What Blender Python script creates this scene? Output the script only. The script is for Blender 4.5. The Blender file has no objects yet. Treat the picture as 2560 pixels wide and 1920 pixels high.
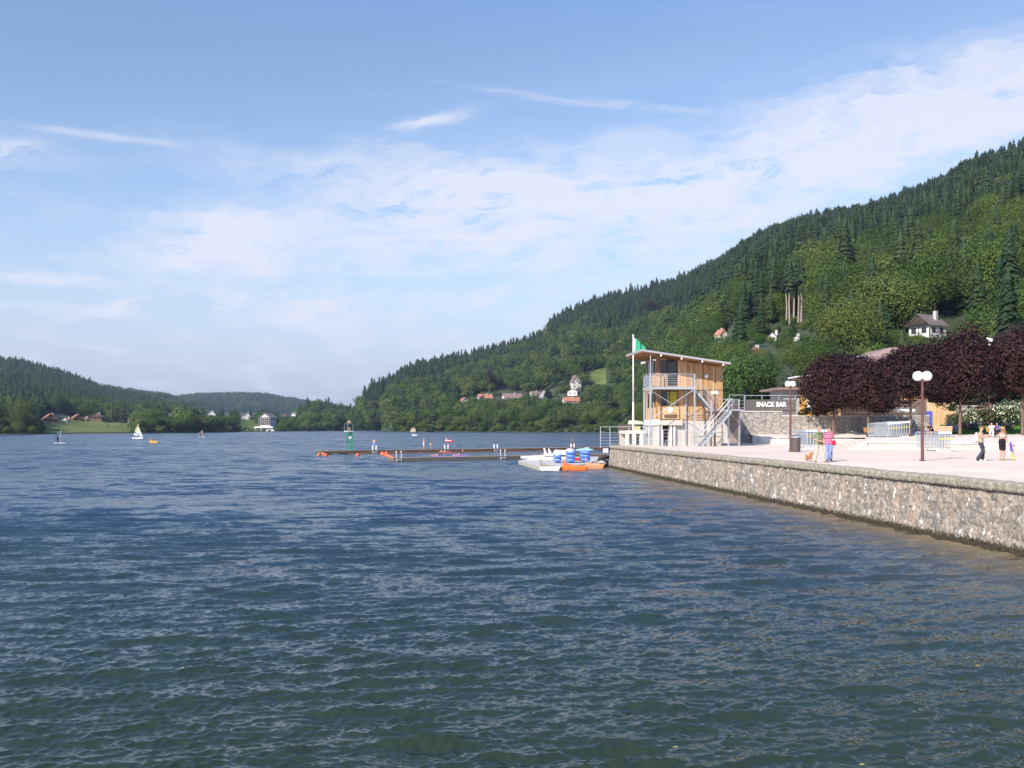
import bpy, bmesh, math, random
import numpy as np
from mathutils import Vector, Matrix, noise as mnoise
random.seed(7); RNG = np.random.default_rng(7)
SC = bpy.context.scene; COL = SC.collection
F = 2400.0; HX = 1280.0; HY = 1069.0; EYE = 3.85; ZP = 2.15   # lens in photo pixels, eye and promenade heights in metres
SUN_AZ = math.atan2(-0.62, -0.785); SUN_EL = math.radians(33.5)

def gp(px, py, z):            # point of the plane z seen in direction (px,py)
    d = (EYE - z) * F / (py - HY); return Vector(((px - HX) / F * d, d, z))
def dp(px, d, z=0.0):         # point at distance d in direction px
    return Vector(((px - HX) / F * d, d, z))

# ------------------------------------------------------------------ materials
def nt(m): return m.node_tree.nodes, m.node_tree.links
def M(name, c, rough=0.6, var=0.12, scale=6.0, bump=0.0, metal=0.0, spec=0.5, stretch=(1, 1, 1), trans=0.0, rnd=0.0, detail=4):
    m = bpy.data.materials.new(name); m.use_nodes = True; n, l = nt(m)
    b = n['Principled BSDF']; b.inputs['Roughness'].default_value = rough; b.inputs['Metallic'].default_value = metal
    b.inputs['Specular IOR Level'].default_value = spec
    tc = n.new('ShaderNodeTexCoord'); mp = n.new('ShaderNodeMapping'); mp.inputs['Scale'].default_value = stretch
    l.new(tc.outputs['Object'], mp.inputs['Vector'])
    no = n.new('ShaderNodeTexNoise'); no.inputs['Scale'].default_value = scale; no.inputs['Detail'].default_value = detail
    l.new(mp.outputs[0], no.inputs['Vector'])
    mr = n.new('ShaderNodeMapRange'); mr.inputs[1].default_value = 0.3; mr.inputs[2].default_value = 0.7
    mr.inputs[3].default_value = 1 - var; mr.inputs[4].default_value = 1 + var
    l.new(no.outputs['Fac'], mr.inputs[0])
    v = mr.outputs[0]
    if rnd:
        oi = n.new('ShaderNodeObjectInfo'); r2 = n.new('ShaderNodeMapRange')
        r2.inputs[3].default_value = 1 - rnd; r2.inputs[4].default_value = 1 + rnd; l.new(oi.outputs['Random'], r2.inputs[0])
        mu = n.new('ShaderNodeMath'); mu.operation = 'MULTIPLY'; l.new(v, mu.inputs[0]); l.new(r2.outputs[0], mu.inputs[1]); v = mu.outputs[0]
    sc = n.new('ShaderNodeVectorMath'); sc.operation = 'SCALE'; sc.inputs[0].default_value = c[:3]; l.new(v, sc.inputs['Scale'])
    l.new(sc.outputs[0], b.inputs['Base Color'])
    if trans: b.inputs['Transmission Weight'].default_value = trans
    if bump:
        bp = n.new('ShaderNodeBump'); bp.inputs['Strength'].default_value = bump; bp.inputs['Distance'].default_value = 0.02
        l.new(no.outputs['Fac'], bp.inputs['Height']); l.new(bp.outputs[0], b.inputs['Normal'])
    return m

def leaf_mat(name, cols, rnd=True, rough=0.55, spec=0.3, tl=0.25):
    m = bpy.data.materials.new(name); m.use_nodes = True; n, l = nt(m); b = n['Principled BSDF']
    oi = n.new('ShaderNodeObjectInfo'); tc = n.new('ShaderNodeTexCoord')
    no = n.new('ShaderNodeTexNoise'); no.inputs['Scale'].default_value = 0.9; no.inputs['Detail'].default_value = 3
    l.new(tc.outputs['Object'], no.inputs['Vector'])
    rp = n.new('ShaderNodeValToRGB'); rp.color_ramp.interpolation = 'LINEAR'
    e = rp.color_ramp.elements
    if len(cols) == 1: cols = list(cols)*2
    while len(e) < len(cols): e.new(0.5)
    for i, c in enumerate(cols): e[i].position = i / max(len(cols) - 1, 1); e[i].color = (*c, 1)
    l.new(oi.outputs['Random'], rp.inputs[0])
    mr = n.new('ShaderNodeMapRange'); mr.inputs[1].default_value = .3; mr.inputs[2].default_value = .7; mr.inputs[3].default_value = .7; mr.inputs[4].default_value = 1.35
    l.new(no.outputs['Fac'], mr.inputs[0])
    sc = n.new('ShaderNodeVectorMath'); sc.operation = 'SCALE'; l.new(rp.outputs[0], sc.inputs[0]); l.new(mr.outputs[0], sc.inputs['Scale'])
    l.new(sc.outputs[0], b.inputs['Base Color']); b.inputs['Roughness'].default_value = rough; b.inputs['Specular IOR Level'].default_value = spec
    if tl:
        t = n.new('ShaderNodeBsdfTranslucent'); l.new(sc.outputs[0], t.inputs[0]); mx = n.new('ShaderNodeMixShader'); mx.inputs[0].default_value = tl
        l.new(b.outputs[0], mx.inputs[1]); l.new(t.outputs[0], mx.inputs[2]); l.new(mx.outputs[0], n['Material Output'].inputs[0])
    return m

# ------------------------------------------------------------------ mesh builder
class MB:
    def __init__(s): s.v = []; s.f = []
    def add(s, vs, fs):
        o = len(s.v); s.v += [tuple(a) for a in vs]; s.f += [tuple(i + o for i in f) for f in fs]; return s
    def box(s, x0, x1, y0, y1, z0, z1):
        return s.add([(x0,y0,z0),(x1,y0,z0),(x1,y1,z0),(x0,y1,z0),(x0,y0,z1),(x1,y0,z1),(x1,y1,z1),(x0,y1,z1)],
                     [(0,3,2,1),(4,5,6,7),(0,1,5,4),(1,2,6,5),(2,3,7,6),(3,0,4,7)])
    def hexa(s, b, t):        # bottom 4 pts, top 4 pts (ccw)
        return s.add(list(b) + list(t), [(0,3,2,1),(4,5,6,7),(0,1,5,4),(1,2,6,5),(2,3,7,6),(3,0,4,7)])
    def bar(s, p0, p1, w, h=None):
        h = h or w; p0 = Vector(p0); p1 = Vector(p1); d = (p1 - p0).normalized()
        a = d.cross(Vector((0, 0, 1)))
        a = Vector((1, 0, 0)) if a.length < 1e-3 else a.normalized()
        b = a.cross(d).normalized(); a *= w / 2; b *= h / 2
        return s.hexa([p0-a-b, p0+a-b, p0+a+b, p0-a+b], [p1-a-b, p1+a-b, p1+a+b, p1-a+b])
    def cyl(s, p0, p1, r0, r1=None, n=10, cap=True):
        r1 = r0 if r1 is None else r1; p0 = Vector(p0); p1 = Vector(p1); d = (p1 - p0).normalized()
        a = d.cross(Vector((0, 0, 1))); a = Vector((1, 0, 0)) if a.length < 1e-3 else a.normalized(); b = d.cross(a)
        vs = [p + (a * math.cos(2*math.pi*i/n) + b * math.sin(2*math.pi*i/n)) * r for p, r in ((p0, r0), (p1, r1)) for i in range(n)]
        fs = [(i, (i+1) % n, n + (i+1) % n, n + i) for i in range(n)]
        if cap: fs += [tuple(range(n-1, -1, -1)), tuple(range(n, 2*n))]
        return s.add(vs, fs)
    def lathe(s, prof, n=16, c=(0, 0, 0)):   # prof: [(r,z)...]
        vs = [(c[0] + r*math.cos(2*math.pi*i/n), c[1] + r*math.sin(2*math.pi*i/n), c[2] + z) for r, z in prof for i in range(n)]
        fs = [(j*n+i, j*n+(i+1) % n, (j+1)*n+(i+1) % n, (j+1)*n+i) for j in range(len(prof)-1) for i in range(n)]
        fs += [tuple(range(n-1, -1, -1)), tuple(range((len(prof)-1)*n, len(prof)*n))]
        return s.add(vs, fs)
    def ball(s, c, r, n=14, m=8, rz=None, ry=None):
        rz = rz or r; ry = ry or r
        vs = [(c[0], c[1], c[2]-rz)]
        for j in range(1, m):
            t = math.pi * j / m - math.pi/2
            for i in range(n): a = 2*math.pi*i/n; vs.append((c[0]+r*math.cos(t)*math.cos(a), c[1]+ry*math.cos(t)*math.sin(a), c[2]+rz*math.sin(t)))
        vs.append((c[0], c[1], c[2]+rz)); k = len(vs)-1
        fs = [(0, 1+(i+1) % n, 1+i) for i in range(n)]
        fs += [(1+j*n+i, 1+j*n+(i+1) % n, 1+(j+1)*n+(i+1) % n, 1+(j+1)*n+i) for j in range(m-2) for i in range(n)]
        fs += [(1+(m-2)*n+i, 1+(m-2)*n+(i+1) % n, k) for i in range(n)]
        return s.add(vs, fs)
    def prism(s, poly, z0, z1):              # poly ccw in xy
        n = len(poly)
        return s.add([(x, y, z0) for x, y in poly] + [(x, y, z1) for x, y in poly],
                     [tuple(range(n-1, -1, -1)), tuple(range(n, 2*n))] + [(i, (i+1) % n, n+(i+1) % n, n+i) for i in range(n)])
    def prism_y(s, poly, y0, y1):            # poly in xz, extruded along y
        n = len(poly)
        return s.add([(x, y0, z) for x, z in poly] + [(x, y1, z) for x, z in poly],
                     [tuple(range(n)), tuple(range(2*n-1, n-1, -1))] + [(i, n+i, n+(i+1) % n, (i+1) % n) for i in range(n)])
    def build(s, name, mat, parent=None, smooth=False, bevel=0, loc=None, rz=0):
        me = bpy.data.meshes.new(name); me.from_pydata(s.v, [], s.f); me.update()
        if mat: me.materials.append(mat)
        if smooth: me.shade_smooth()
        o = bpy.data.objects.new(name, me); COL.objects.link(o)
        if parent: o.parent = parent
        if loc is not None: o.location = loc
        o.rotation_euler.z = rz
        if bevel:
            b = o.modifiers.new('bevel', 'BEVEL'); b.width = bevel; b.segments = 2; b.limit_method = 'ANGLE'
        return o

def np_mesh(name, V, Fq, mat=None, smooth=True, link=True):
    me = bpy.data.meshes.new(name); k = Fq.shape[1]
    me.vertices.add(len(V)); me.vertices.foreach_set('co', np.ascontiguousarray(V, dtype=np.float32).ravel())
    me.loops.add(Fq.size); me.loops.foreach_set('vertex_index', np.ascontiguousarray(Fq, dtype=np.int32).ravel())
    me.polygons.add(len(Fq)); me.polygons.foreach_set('loop_start', np.arange(0, Fq.size, k, dtype=np.int32))
    me.polygons.foreach_set('loop_total', np.full(len(Fq), k, dtype=np.int32))
    me.update(calc_edges=True)
    if smooth: me.shade_smooth()
    if mat: me.materials.append(mat)
    if not link: return me
    o = bpy.data.objects.new(name, me); COL.objects.link(o); return o

def grid_faces(nr, nc):
    i = np.arange(nr-1)[:, None]*nc + np.arange(nc-1)[None, :]
    return np.stack([i, i+1, i+nc+1, i+nc], -1).reshape(-1, 4)

def tag(o, label=None, cat=None, group=None, kind=None):
    if label: o['label'] = label
    if cat: o['category'] = cat
    if group: o['group'] = group
    if kind: o['kind'] = kind
    return o
def thing(name, loc, label, cat, group=None, rz=0.0):
    o = bpy.data.objects.new(name, None); COL.objects.link(o); o.location = loc; o.rotation_euler.z = rz
    o.empty_display_size = .2
    return tag(o, label, cat, group)
def kids(o): return [c for c in bpy.data.objects if c.parent is o]
def dup(root, loc, rz=None, label=None, group=None, scale=None, children=None):
    r = root.copy(); COL.objects.link(r); r.location = loc
    if rz is not None: r.rotation_euler.z = rz
    if label: r['label'] = label
    if group: r['group'] = group
    if scale: r.scale = scale if hasattr(scale, '__len__') else (scale,)*3
    for ch in (children if children is not None else kids(root)):
        c = ch.copy(); COL.objects.link(c); c.parent = r
        for g in kids(ch):
            d = g.copy(); COL.objects.link(d); d.parent = c
    return r

# ------------------------------------------------------------------ camera
cam = bpy.data.cameras.new('camera'); co = bpy.data.objects.new('camera', cam); COL.objects.link(co)
co.location = (0, 0, EYE); co.rotation_euler = (math.pi/2, 0, 0)
cam.sensor_width = 36; cam.lens = 36*F/2560; cam.shift_y = (HY-960)/2560; cam.clip_end = 30000; cam.clip_start = 0.2
SC.camera = co
SC.view_settings.view_transform = 'Standard'; SC.view_settings.look = 'None'; SC.view_settings.exposure = 0.5
SC.cycles.use_denoising = True
SC.cycles.max_bounces = 6; SC.cycles.transparent_max_bounces = 8; SC.cycles.volume_bounces = 0

# ------------------------------------------------------------------ sun and sky
sd = bpy.data.lights.new('sun', 'SUN'); sd.energy = 5.0; sd.angle = math.radians(0.53); sd.color = (1, 0.91, 0.79)
so = bpy.data.objects.new('sun', sd); COL.objects.link(so)
sdir = Vector((math.sin(SUN_AZ)*math.cos(SUN_EL), math.cos(SUN_AZ)*math.cos(SUN_EL), math.sin(SUN_EL)))
so.rotation_euler = (-sdir).to_track_quat('-Z', 'Y').to_euler(); so.location = (0, 0, 50)

def build_world():
    w = bpy.data.worlds.new('World'); SC.world = w; w.use_nodes = True
    n = w.node_tree.nodes; l = w.node_tree.links
    bg = n['Background']; bg.inputs['Strength'].default_value = 0.15
    sky = n.new('ShaderNodeTexSky'); sky.sky_type = 'NISHITA'; sky.sun_disc = False
    sky.sun_elevation = SUN_EL; sky.sun_rotation = SUN_AZ; sky.altitude = 660; sky.air_density = 1.0; sky.dust_density = 0.6; sky.ozone_density = 1.6
    tc = n.new('ShaderNodeTexCoord'); sep = n.new('ShaderNodeSeparateXYZ'); l.new(tc.outputs['Generated'], sep.inputs[0])
    def mth(op, a, b=None, c=None, clamp=False):
        x = n.new('ShaderNodeMath'); x.operation = op; x.use_clamp = clamp
        for i, q in enumerate((a, b, c)):
            if q is None: continue
            if isinstance(q, (int, float)): x.inputs[i].default_value = q
            else: l.new(q, x.inputs[i])
        return x.outputs[0]
    X, Y, Z = sep.outputs
    az = mth('ARCTAN2', X, Y)
    el = mth('ARCSINE', Z)
    def noise(vec, scale, detail=6, rough=.55, dist=0.0):
        q = n.new('ShaderNodeTexNoise'); q.inputs['Scale'].default_value = scale; q.inputs['Detail'].default_value = detail
        q.inputs['Roughness'].default_value = rough; q.inputs['Distortion'].default_value = dist; l.new(vec, q.inputs['Vector']); return q.outputs['Fac']
    def comb(a, b, c):
        q = n.new('ShaderNodeCombineXYZ')
        for i, s_ in enumerate((a, b, c)):
            if isinstance(s_, (int, float)): q.inputs[i].default_value = s_
            else: l.new(s_, q.inputs[i])
        return q.outputs[0]
    # warp
    base = comb(mth('MULTIPLY', az, 3.0), mth('MULTIPLY', el, 9.0), 0.0)
    wn = noise(base, 1.3, 4, .5)
    wv = mth('MULTIPLY', mth('SUBTRACT', wn, .5), .22)
    wn2 = noise(comb(mth('MULTIPLY', az, 3.0), mth('MULTIPLY', el, 9.0), 5.0), 3.1, 5, .6)
    wv2 = mth('MULTIPLY', mth('SUBTRACT', wn2, .5), .075)
    azw = mth('ADD', az, wv); elw = mth('ADD', el, mth('ADD', mth('MULTIPLY', wv2, 1.0), mth('MULTIPLY', wv, .12)))
    total = None
    # (px, py, half width, half height, tilt, weight)
    blobs = [(590,600,190,62,.12,1.0),(520,640,120,30,.3,.5),(960,430,300,40,-.05,.5),(1180,480,300,52,.12,.95),(1130,512,120,40,.35,.6),(1520,490,330,55,.1,.75),(1080,615,260,20,.1,.75),
             (1420,640,420,42,.0,.42),(2430,250,330,72,.18,1.0),(2150,330,380,80,.1,.62),(2000,430,420,60,.15,.5),(1700,560,380,36,.05,.6),
             (110,697,130,12,.06,.85),(-60,365,130,32,0,.7),(1075,305,70,12,.2,.8),(1420,250,190,7,-.12,.3),(1640,265,120,6,-.16,.3),(270,344,130,6,-.02,.4),
             (480,765,48,18,0,.85),(285,775,42,14,0,.7),(790,775,90,24,.1,.8),(700,800,160,30,0,.4),(1230,760,260,26,.15,.4),(620,700,90,30,.2,.4),(960,680,200,22,.0,.35),
             (1200,845,220,22,0,.3),(2560,560,300,50,0,.3)]
    for px, py, rx, ry, t, wt in blobs:
        a0 = math.atan((px-HX)/F); e0 = math.atan((HY-py)/F*math.cos(a0)); rx /= F; ry /= F
        thin = ry*F < 14; dx = mth('SUBTRACT', az if thin else azw, a0); dy = mth('SUBTRACT', mth('ADD', el, mth('MULTIPLY', wv2, .12)) if thin else elw, e0)
        u = mth('MULTIPLY', mth('MULTIPLY_ADD', dy, t, dx), 1/rx); v = mth('MULTIPLY', mth('MULTIPLY_ADD', dx, -t, dy), 1/ry)
        r2 = mth('ADD', mth('MULTIPLY', u, u), mth('MULTIPLY', v, v))
        g = mth('MULTIPLY', mth('EXPONENT', mth('MULTIPLY', r2, -.8)), wt)
        total = g if total is None else mth('ADD', total, g)
    # streaky cirrus everywhere (plane projection so that it holds for the whole dome)
    zc = mth('ADD', mth('MAXIMUM', Z, 0.0), .10)
    plane = comb(mth('DIVIDE', X, zc), mth('DIVIDE', Y, zc), 0.0)
    rot = n.new('ShaderNodeMapping'); rot.inputs['Rotation'].default_value = (0, 0, .5); rot.inputs['Scale'].default_value = (.35, 1.3, 1); l.new(plane, rot.inputs[0])
    ci = noise(rot.outputs[0], 1.1, 9, .62, .8)
    fine = noise(comb(mth('MULTIPLY', azw, 6.0), mth('MULTIPLY', mth('MULTIPLY_ADD', azw, -.12, elw), 26.0), 1.0), 2.2, 8, .62, .3)
    mod = mth('MULTIPLY_ADD', mth('SUBTRACT', fine, .5), 6.0, 1.0)
    cl = mth('MULTIPLY', total, mth('MAXIMUM', mod, .0))
    ci2 = mth('MULTIPLY', mth('MULTIPLY', mth('SUBTRACT', ci, .5, clamp=True), .6), mth('SUBTRACT', 1.0, mth('MULTIPLY', Z, 1.8), clamp=True))
    low = mth('MULTIPLY', mth('SUBTRACT', 1.0, mth('MULTIPLY', el, 3.9), clamp=True), 1.0)      # thicker cloud sheet towards the horizon
    low2 = mth('MULTIPLY', mth('POWER', low, 1.3), .70)
    puff = noise(comb(mth('MULTIPLY', az, 7.0), mth('MULTIPLY', el, 24.0), 3.0), 2.4, 7, .6, .2)
    pf = mth('MULTIPLY', mth('MULTIPLY', mth('SUBTRACT', puff, .5), 1.5), low)
    s = mth('ADD', mth('ADD', mth('MULTIPLY', cl, .74), ci2), mth('MULTIPLY', pf, 1.7), clamp=True)
    s = mth('SUBTRACT', 1.0, mth('EXPONENT', mth('MULTIPLY', s, -1.75)))
    s = mth('MULTIPLY', s, 1.0, clamp=True)
    tint = n.new('ShaderNodeMixRGB'); tint.blend_type = 'MULTIPLY'; tint.inputs[0].default_value = 1; tint.inputs[2].default_value = SKYTINT
    l.new(sky.outputs[0], tint.inputs[1]); hi = n.new('ShaderNodeMixRGB'); hi.inputs[1].default_value = SKYTINT; hi.inputs[2].default_value = (.80, 1.08, 1.60, 1); l.new(mth('MULTIPLY', mth('SUBTRACT', Z, .37), 4.0, clamp=True), hi.inputs[0]); l.new(hi.outputs[0], tint.inputs[2])
    ve = n.new('ShaderNodeMixRGB'); l.new(mth('MULTIPLY', low2, 1.6, clamp=True), ve.inputs[0]); l.new(tint.outputs[0], ve.inputs[1]); ve.inputs[2].default_value = VEILC
    mx = n.new('ShaderNodeMixRGB'); l.new(s, mx.inputs[0]); l.new(ve.outputs[0], mx.inputs[1]); mx.inputs[2].default_value = CLOUDC
    l.new(mx.outputs[0], bg.inputs['Color'])
SKYTINT = (.90, .88, .90, 1); CLOUDC = (4.2, 4.25, 4.7, 1); VEILC = (2.7, 2.9, 3.5, 1)
build_world()
# ------------------------------------------------------------------ terrain
def tab(pts):
    xs = [p[0] for p in pts]; ys = [p[1] for p in pts]
    return lambda x: np.interp(x, xs, ys)
RIDGE = tab([(-700,780),(-300,840),(0,889),(86,903),(137,918),(186,934),(234,953),(268,968),(320,978),(378,989),(430,1002),(481,1014),(530,1024),(600,1022),(680,1028),(730,1016),(760,998),(800,992),(850,1004),
  (884,1012),(897,985),(926,945),(984,926),(1041,899),(1111,885),(1227,862),(1319,838),(1366,814),(1377,790),(1435,760),(1516,728),(1585,717),(1643,702),(1736,671),(1805,636),(1898,579),(1967,550),(2071,526),(2164,509),(2268,474),(2361,434),(2407,400),(2488,372),(2560,345),(2900,250),(3400,170)])
D0 = tab([(-700,430),(0,520),(110,565),(300,616),(520,735),(680,920),(760,1030),(960,1190),(978,860),(1300,780),(1560,740),(1650,560),(1740,330),(1850,190),(1960,168),(2100,160),(3400,150)])
D1 = tab([(-700,1500),(0,1700),(268,1900),(480,1650),(560,1150),(700,1250),(800,1330),(884,1400),(926,1330),(1111,1400),(1366,1500),(1600,1450),(1900,1300),(2250,1100),(2560,900),(3400,800)])
PEXP = tab([(-700,1.35),(480,1.4),(560,1.2),(700,1.5),(926,1.0),(3400,1.0)])
TH = tab([(-700,20),(480,18),(530,12),(700,13),(760,20),(884,22),(1300,20),(3400,22)])
ZB = tab([(-700,.4),(1700,.4),(1850,3.4),(1960,5.2),(3400,5.2)])
def terr(px, d):
    px = np.asarray(px, float); d = np.asarray(d, float)
    d0, d1 = D0(px), D1(px); zr = EYE + (HY - RIDGE(px)) * d1 / F - TH(px); zb = ZB(px)
    s = (d - d0) / (d1 - d0); sc = np.clip(s, 0, 1)
    p = sc ** PEXP(px)
    z = zb + (zr - zb) * p
    wob = np.sin(px*.021 + d*.013)*np.sin(px*.0083 - d*.021 + 1) * np.minimum(sc*8, 1) * np.where(px < 900, 2.0, 5.0) * np.clip((1-sc)*3, 0, 1)
    z = z + wob
    z = np.where(s > 1, z - (s-1)*(d1-d0)*.5, z)
    return np.where(s < 0, zb + s*(d1-d0)*.02, z)
def terr_xy(x, y): return float(terr(HX + F*x/y, y))

m_hill = M('hill soil', (.035, .055, .02), rough=.95, var=.4, scale=.05)
pxs = np.arange(-700, 3401, 14.0); rows = np.concatenate([[-.02], np.linspace(0, 1, 70)**1.15, [1.06, 1.15, 1.3]])
PX, S = np.meshgrid(pxs, rows); DD = D0(PX) + S*(D1(PX)-D0(PX)); ZZ = terr(PX, DD)
ZZ[0] = np.where(pxs < 1800, -1.5, 3.0)
V = np.stack([(PX-HX)/F*DD, DD, ZZ], -1).reshape(-1, 3)
hills = np_mesh('hills', V, grid_faces(len(rows), len(pxs)), m_hill); tag(hills, kind='structure')
# far ridges
def ridge_mesh(name, pts, dist, depth, mat):
    t = tab(pts); xs = np.arange(pts[0][0], pts[-1][0]+1, 10.0); ss = np.linspace(0, 1.3, 16)
    P, Sg = np.meshgrid(xs, ss); D = dist - depth + Sg*depth
    zr = EYE + (HY - t(P)) * dist / F - 16; Z = -1 + (zr+1)*np.where(Sg <= 1, np.sin(np.minimum(Sg,1)*math.pi/2), 1-(Sg-1)*1.5)
    o = np_mesh(name, np.stack([(P-HX)/F*D, D, Z], -1).reshape(-1, 3), grid_faces(len(ss), len(xs)), mat)
    return tag(o, kind='structure'), t
far_pts = [(250,1010),(340,1004),(400,998),(447,991),(498,987),(584,984),(670,987),(722,996),(760,1003),(830,1012),(1000,1040)]
mid_pts = [(-200,900),(60,930),(150,945),(268,968),(344,979),(412,988),(450,996),(520,1012),(600,1040)]
_, far_t = ridge_mesh('mountains', far_pts, 4300, 1500, m_hill)
_, mid_t = ridge_mesh('mountains', mid_pts, 2700, 700, m_hill)

# ------------------------------------------------------------------ trees
def crown_mesh(name, H, R, n, leaf, mat, lobes=9, zc=.62, zr=.42, seed=0, flat=1.0, fill=.35):
    g = np.random.default_rng(seed)
    # lobes around an ellipsoid
    L = g.normal(size=(lobes, 3)); L /= np.linalg.norm(L, axis=1)[:, None]; L[:, 2] = g.uniform(-.62, 1.0, lobes); L[:, :2] *= (np.sqrt(1.03 - L[:, 2]**2)/np.maximum(np.linalg.norm(L[:, :2], axis=1), 1e-3))[:, None]
    C = L * np.array([R*.55, R*.55, H*zr*.62]) + np.array([0, 0, H*zc]); rl = g.uniform(.42, .62, lobes)*R
    C = np.vstack([C, [[0, 0, H*zc]]]); rl = np.append(rl, R*.6)
    k = g.choice(len(C), n, p=rl**2/np.sum(rl**2)); dr = g.normal(size=(n, 3)); dr /= np.linalg.norm(dr, axis=1)[:, None]
    rad = np.where(g.random(n) < fill, g.uniform(.3, .95, n), g.uniform(.88, 1.12, n))
    P = C[k] + dr * (rl[k]*rad)[:, None] * np.array([1, 1, flat])
    N = dr*.9 + (P - np.array([0, 0, H*zc]))/np.array([R, R, H*zr])*.5 + g.normal(size=(n, 3))*.55 + np.array([0, 0, .35]); N /= np.linalg.norm(N, axis=1)[:, None]
    T = np.cross(N, g.normal(size=(n, 3))); T /= np.linalg.norm(T, axis=1)[:, None]; B = np.cross(N, T)
    sz = (leaf*g.uniform(.6, 1.4, n))[:, None]
    q = np.stack([P - T*sz*.5, P - B*sz*.38, P + T*sz*.5 + N*sz*.05, P + B*sz*.38], 1).reshape(-1, 3)
    q[:, 2] = np.maximum(q[:, 2], H*.08)
    return np_mesh(name, q, np.arange(n*4).reshape(-1, 4), mat, smooth=False, link=False)

def conifer_mesh(name, H, R, tiers, nb, mat, seed=0, bare=.06, irr=.42):
    g = np.random.default_rng(seed); V = []; Fc = []
    for t in range(tiers):
        f = t/(tiers-1); z = H*(bare + (1-bare)*f**.95); r = R*(1-f)**.66*g.uniform(1-irr, 1+irr*.6) + .12; z0_ = z
        for b in range(nb):
            a = 2*math.pi*(b + g.uniform(-.4, .4))/nb + t*1.3; rr = r*g.uniform(.6, 1.2); z = z0_ + g.uniform(-.6, .6)*H/tiers; w = rr*g.uniform(.16, .32) + .10
            dx, dy = math.cos(a), math.sin(a); zt = z + H*.035; ze = z - rr*g.uniform(.25, .6); o = len(V)
            V += [(0, 0, zt), (dx*rr*.6 - dy*w, dy*rr*.6 + dx*w, (zt+ze)/2 - w*.35), (dx*rr, dy*rr, ze), (dx*rr*.6 + dy*w, dy*rr*.6 - dx*w, (zt+ze)/2 - w*.35), (dx*rr*.55, dy*rr*.55, (zt+ze)/2 + .15)]
            Fc += [(o, o+1, o+4), (o+1, o+2, o+4), (o+2, o+3, o+4), (o+3, o, o+4)]
    return np_mesh(name, np.array(V), np.array(Fc), mat, smooth=False, link=False)

def trunk_mesh(name, H, r, mat, limbs=5, seed=0, top=.6, lr=.3):
    g = random.Random(seed); b = MB(); p = Vector((0, 0, -.3)); k = 5
    pts = [Vector((g.uniform(-.02, .02)*H*i/k, g.uniform(-.02, .02)*H*i/k, H*top*i/k)) for i in range(k+1)]; pts[0].z = -.3
    for i in range(k): b.cyl(pts[i], pts[i+1], r*(1-.14*i), r*(1-.14*(i+1)), n=8, cap=False)
    for j in range(limbs):
        s = pts[2 + j % 3]; a = 2*math.pi*j/limbs + g.random(); e = s + Vector((math.cos(a)*H*lr*.7, math.sin(a)*H*lr*.7, H*g.uniform(.15, .3)))
        b.cyl(s, e, r*.45, r*.12, n=6, cap=False)
    me = bpy.data.meshes.new(name); me.from_pydata(b.v, [], b.f); me.materials.append(mat); me.shade_smooth(); return me

ml_con = leaf_mat('spruce needles', [(.023,.044,.018),(.034,.062,.022),(.052,.080,.027),(.026,.052,.022)], tl=.12)
ml_brd = leaf_mat('broadleaf leaves', [(.040,.080,.020),(.085,.138,.028),(.050,.098,.028),(.115,.165,.034),(.056,.092,.022),(.140,.170,.044),(.070,.124,.034)], rough=.75, spec=.08, tl=.25)
ml_pur = leaf_mat('purple beech leaves', [(.020,.008,.012),(.028,.010,.014)], tl=.1)
m_bark = M('bark', (.10, .075, .055), rough=.9, var=.35, scale=4, stretch=(3, 3, .6))
con_m = [conifer_mesh('spruce_crown', H, R, t, nb, ml_con, seed=s, bare=ba) for H, R, t, nb, s, ba in ((23,4.2,22,13,1,.05),(26,3.7,25,12,2,.10),(20,4.3,19,13,3,.04),(24,5.0,21,13,4,.12))]
brd_m = [crown_mesh('broadleaf_crown', H, R, n, lf, ml_brd, lobes=lo, seed=s, zc=zc, zr=zr) for H, R, n, lf, lo, s, zc, zr in
         ((14,6.0,1500,.85,10,11,.55,.45),(12,5.2,1300,.8,8,12,.52,.48),(17,6.2,1700,.85,13,13,.55,.45),(15,4.4,1200,.8,9,14,.52,.5))]
brd_big = [crown_mesh('broadleaf_crown', H, R, n, lf, ml_brd, lobes=lo, seed=s, zc=zc, zr=zr) for H, R, n, lf, lo, s, zc, zr in
         ((15,6.3,9500,.32,16,21,.55,.45),(12,5.4,8000,.3,13,22,.52,.48),(18,6.0,9500,.32,18,23,.55,.46),(14,4.6,7500,.3,14,24,.52,.5))]
con_big = [conifer_mesh('spruce_crown', H, R, t, nb, ml_con, seed=s, bare=ba) for H, R, t, nb, s, ba in ((24,3.9,46,24,31,.06),(28,3.7,52,22,32,.14))]
tr_brd = trunk_mesh('broadleaf_trunk', 14, .28, m_bark, seed=1); tr_con = trunk_mesh('spruce_trunk', 24, .3, m_bark, limbs=0, top=.95, seed=2)

# clearings: (px0,px1,d0,d1)  no trees there
CLEAR = [(112,330,560,860),(560,610,0,0)]
def clear(px, d):
    for a, b, c, e in CLEAR:
        if a < px < b and c < d < e: return True
    return False
HOUSE_SPOTS = []     # (px, d, sight half width px, sight depth m) filled by the houses, keeps sight lines open
def find_d(px, y, lo=None, hi=None):
    ds = np.linspace(lo or D0(px)+1, hi or D1(px), 900); ys = HY - (terr(np.full_like(ds, px), ds) - EYE)*F/ds
    k = np.where(ys <= y)[0]
    return float(ds[k[0]]) if len(k) else float(ds[np.argmin(ys)])
def syt(px, d, up=0): return HY - (float(terr(px, d)) + up - EYE)*F/d

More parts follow.
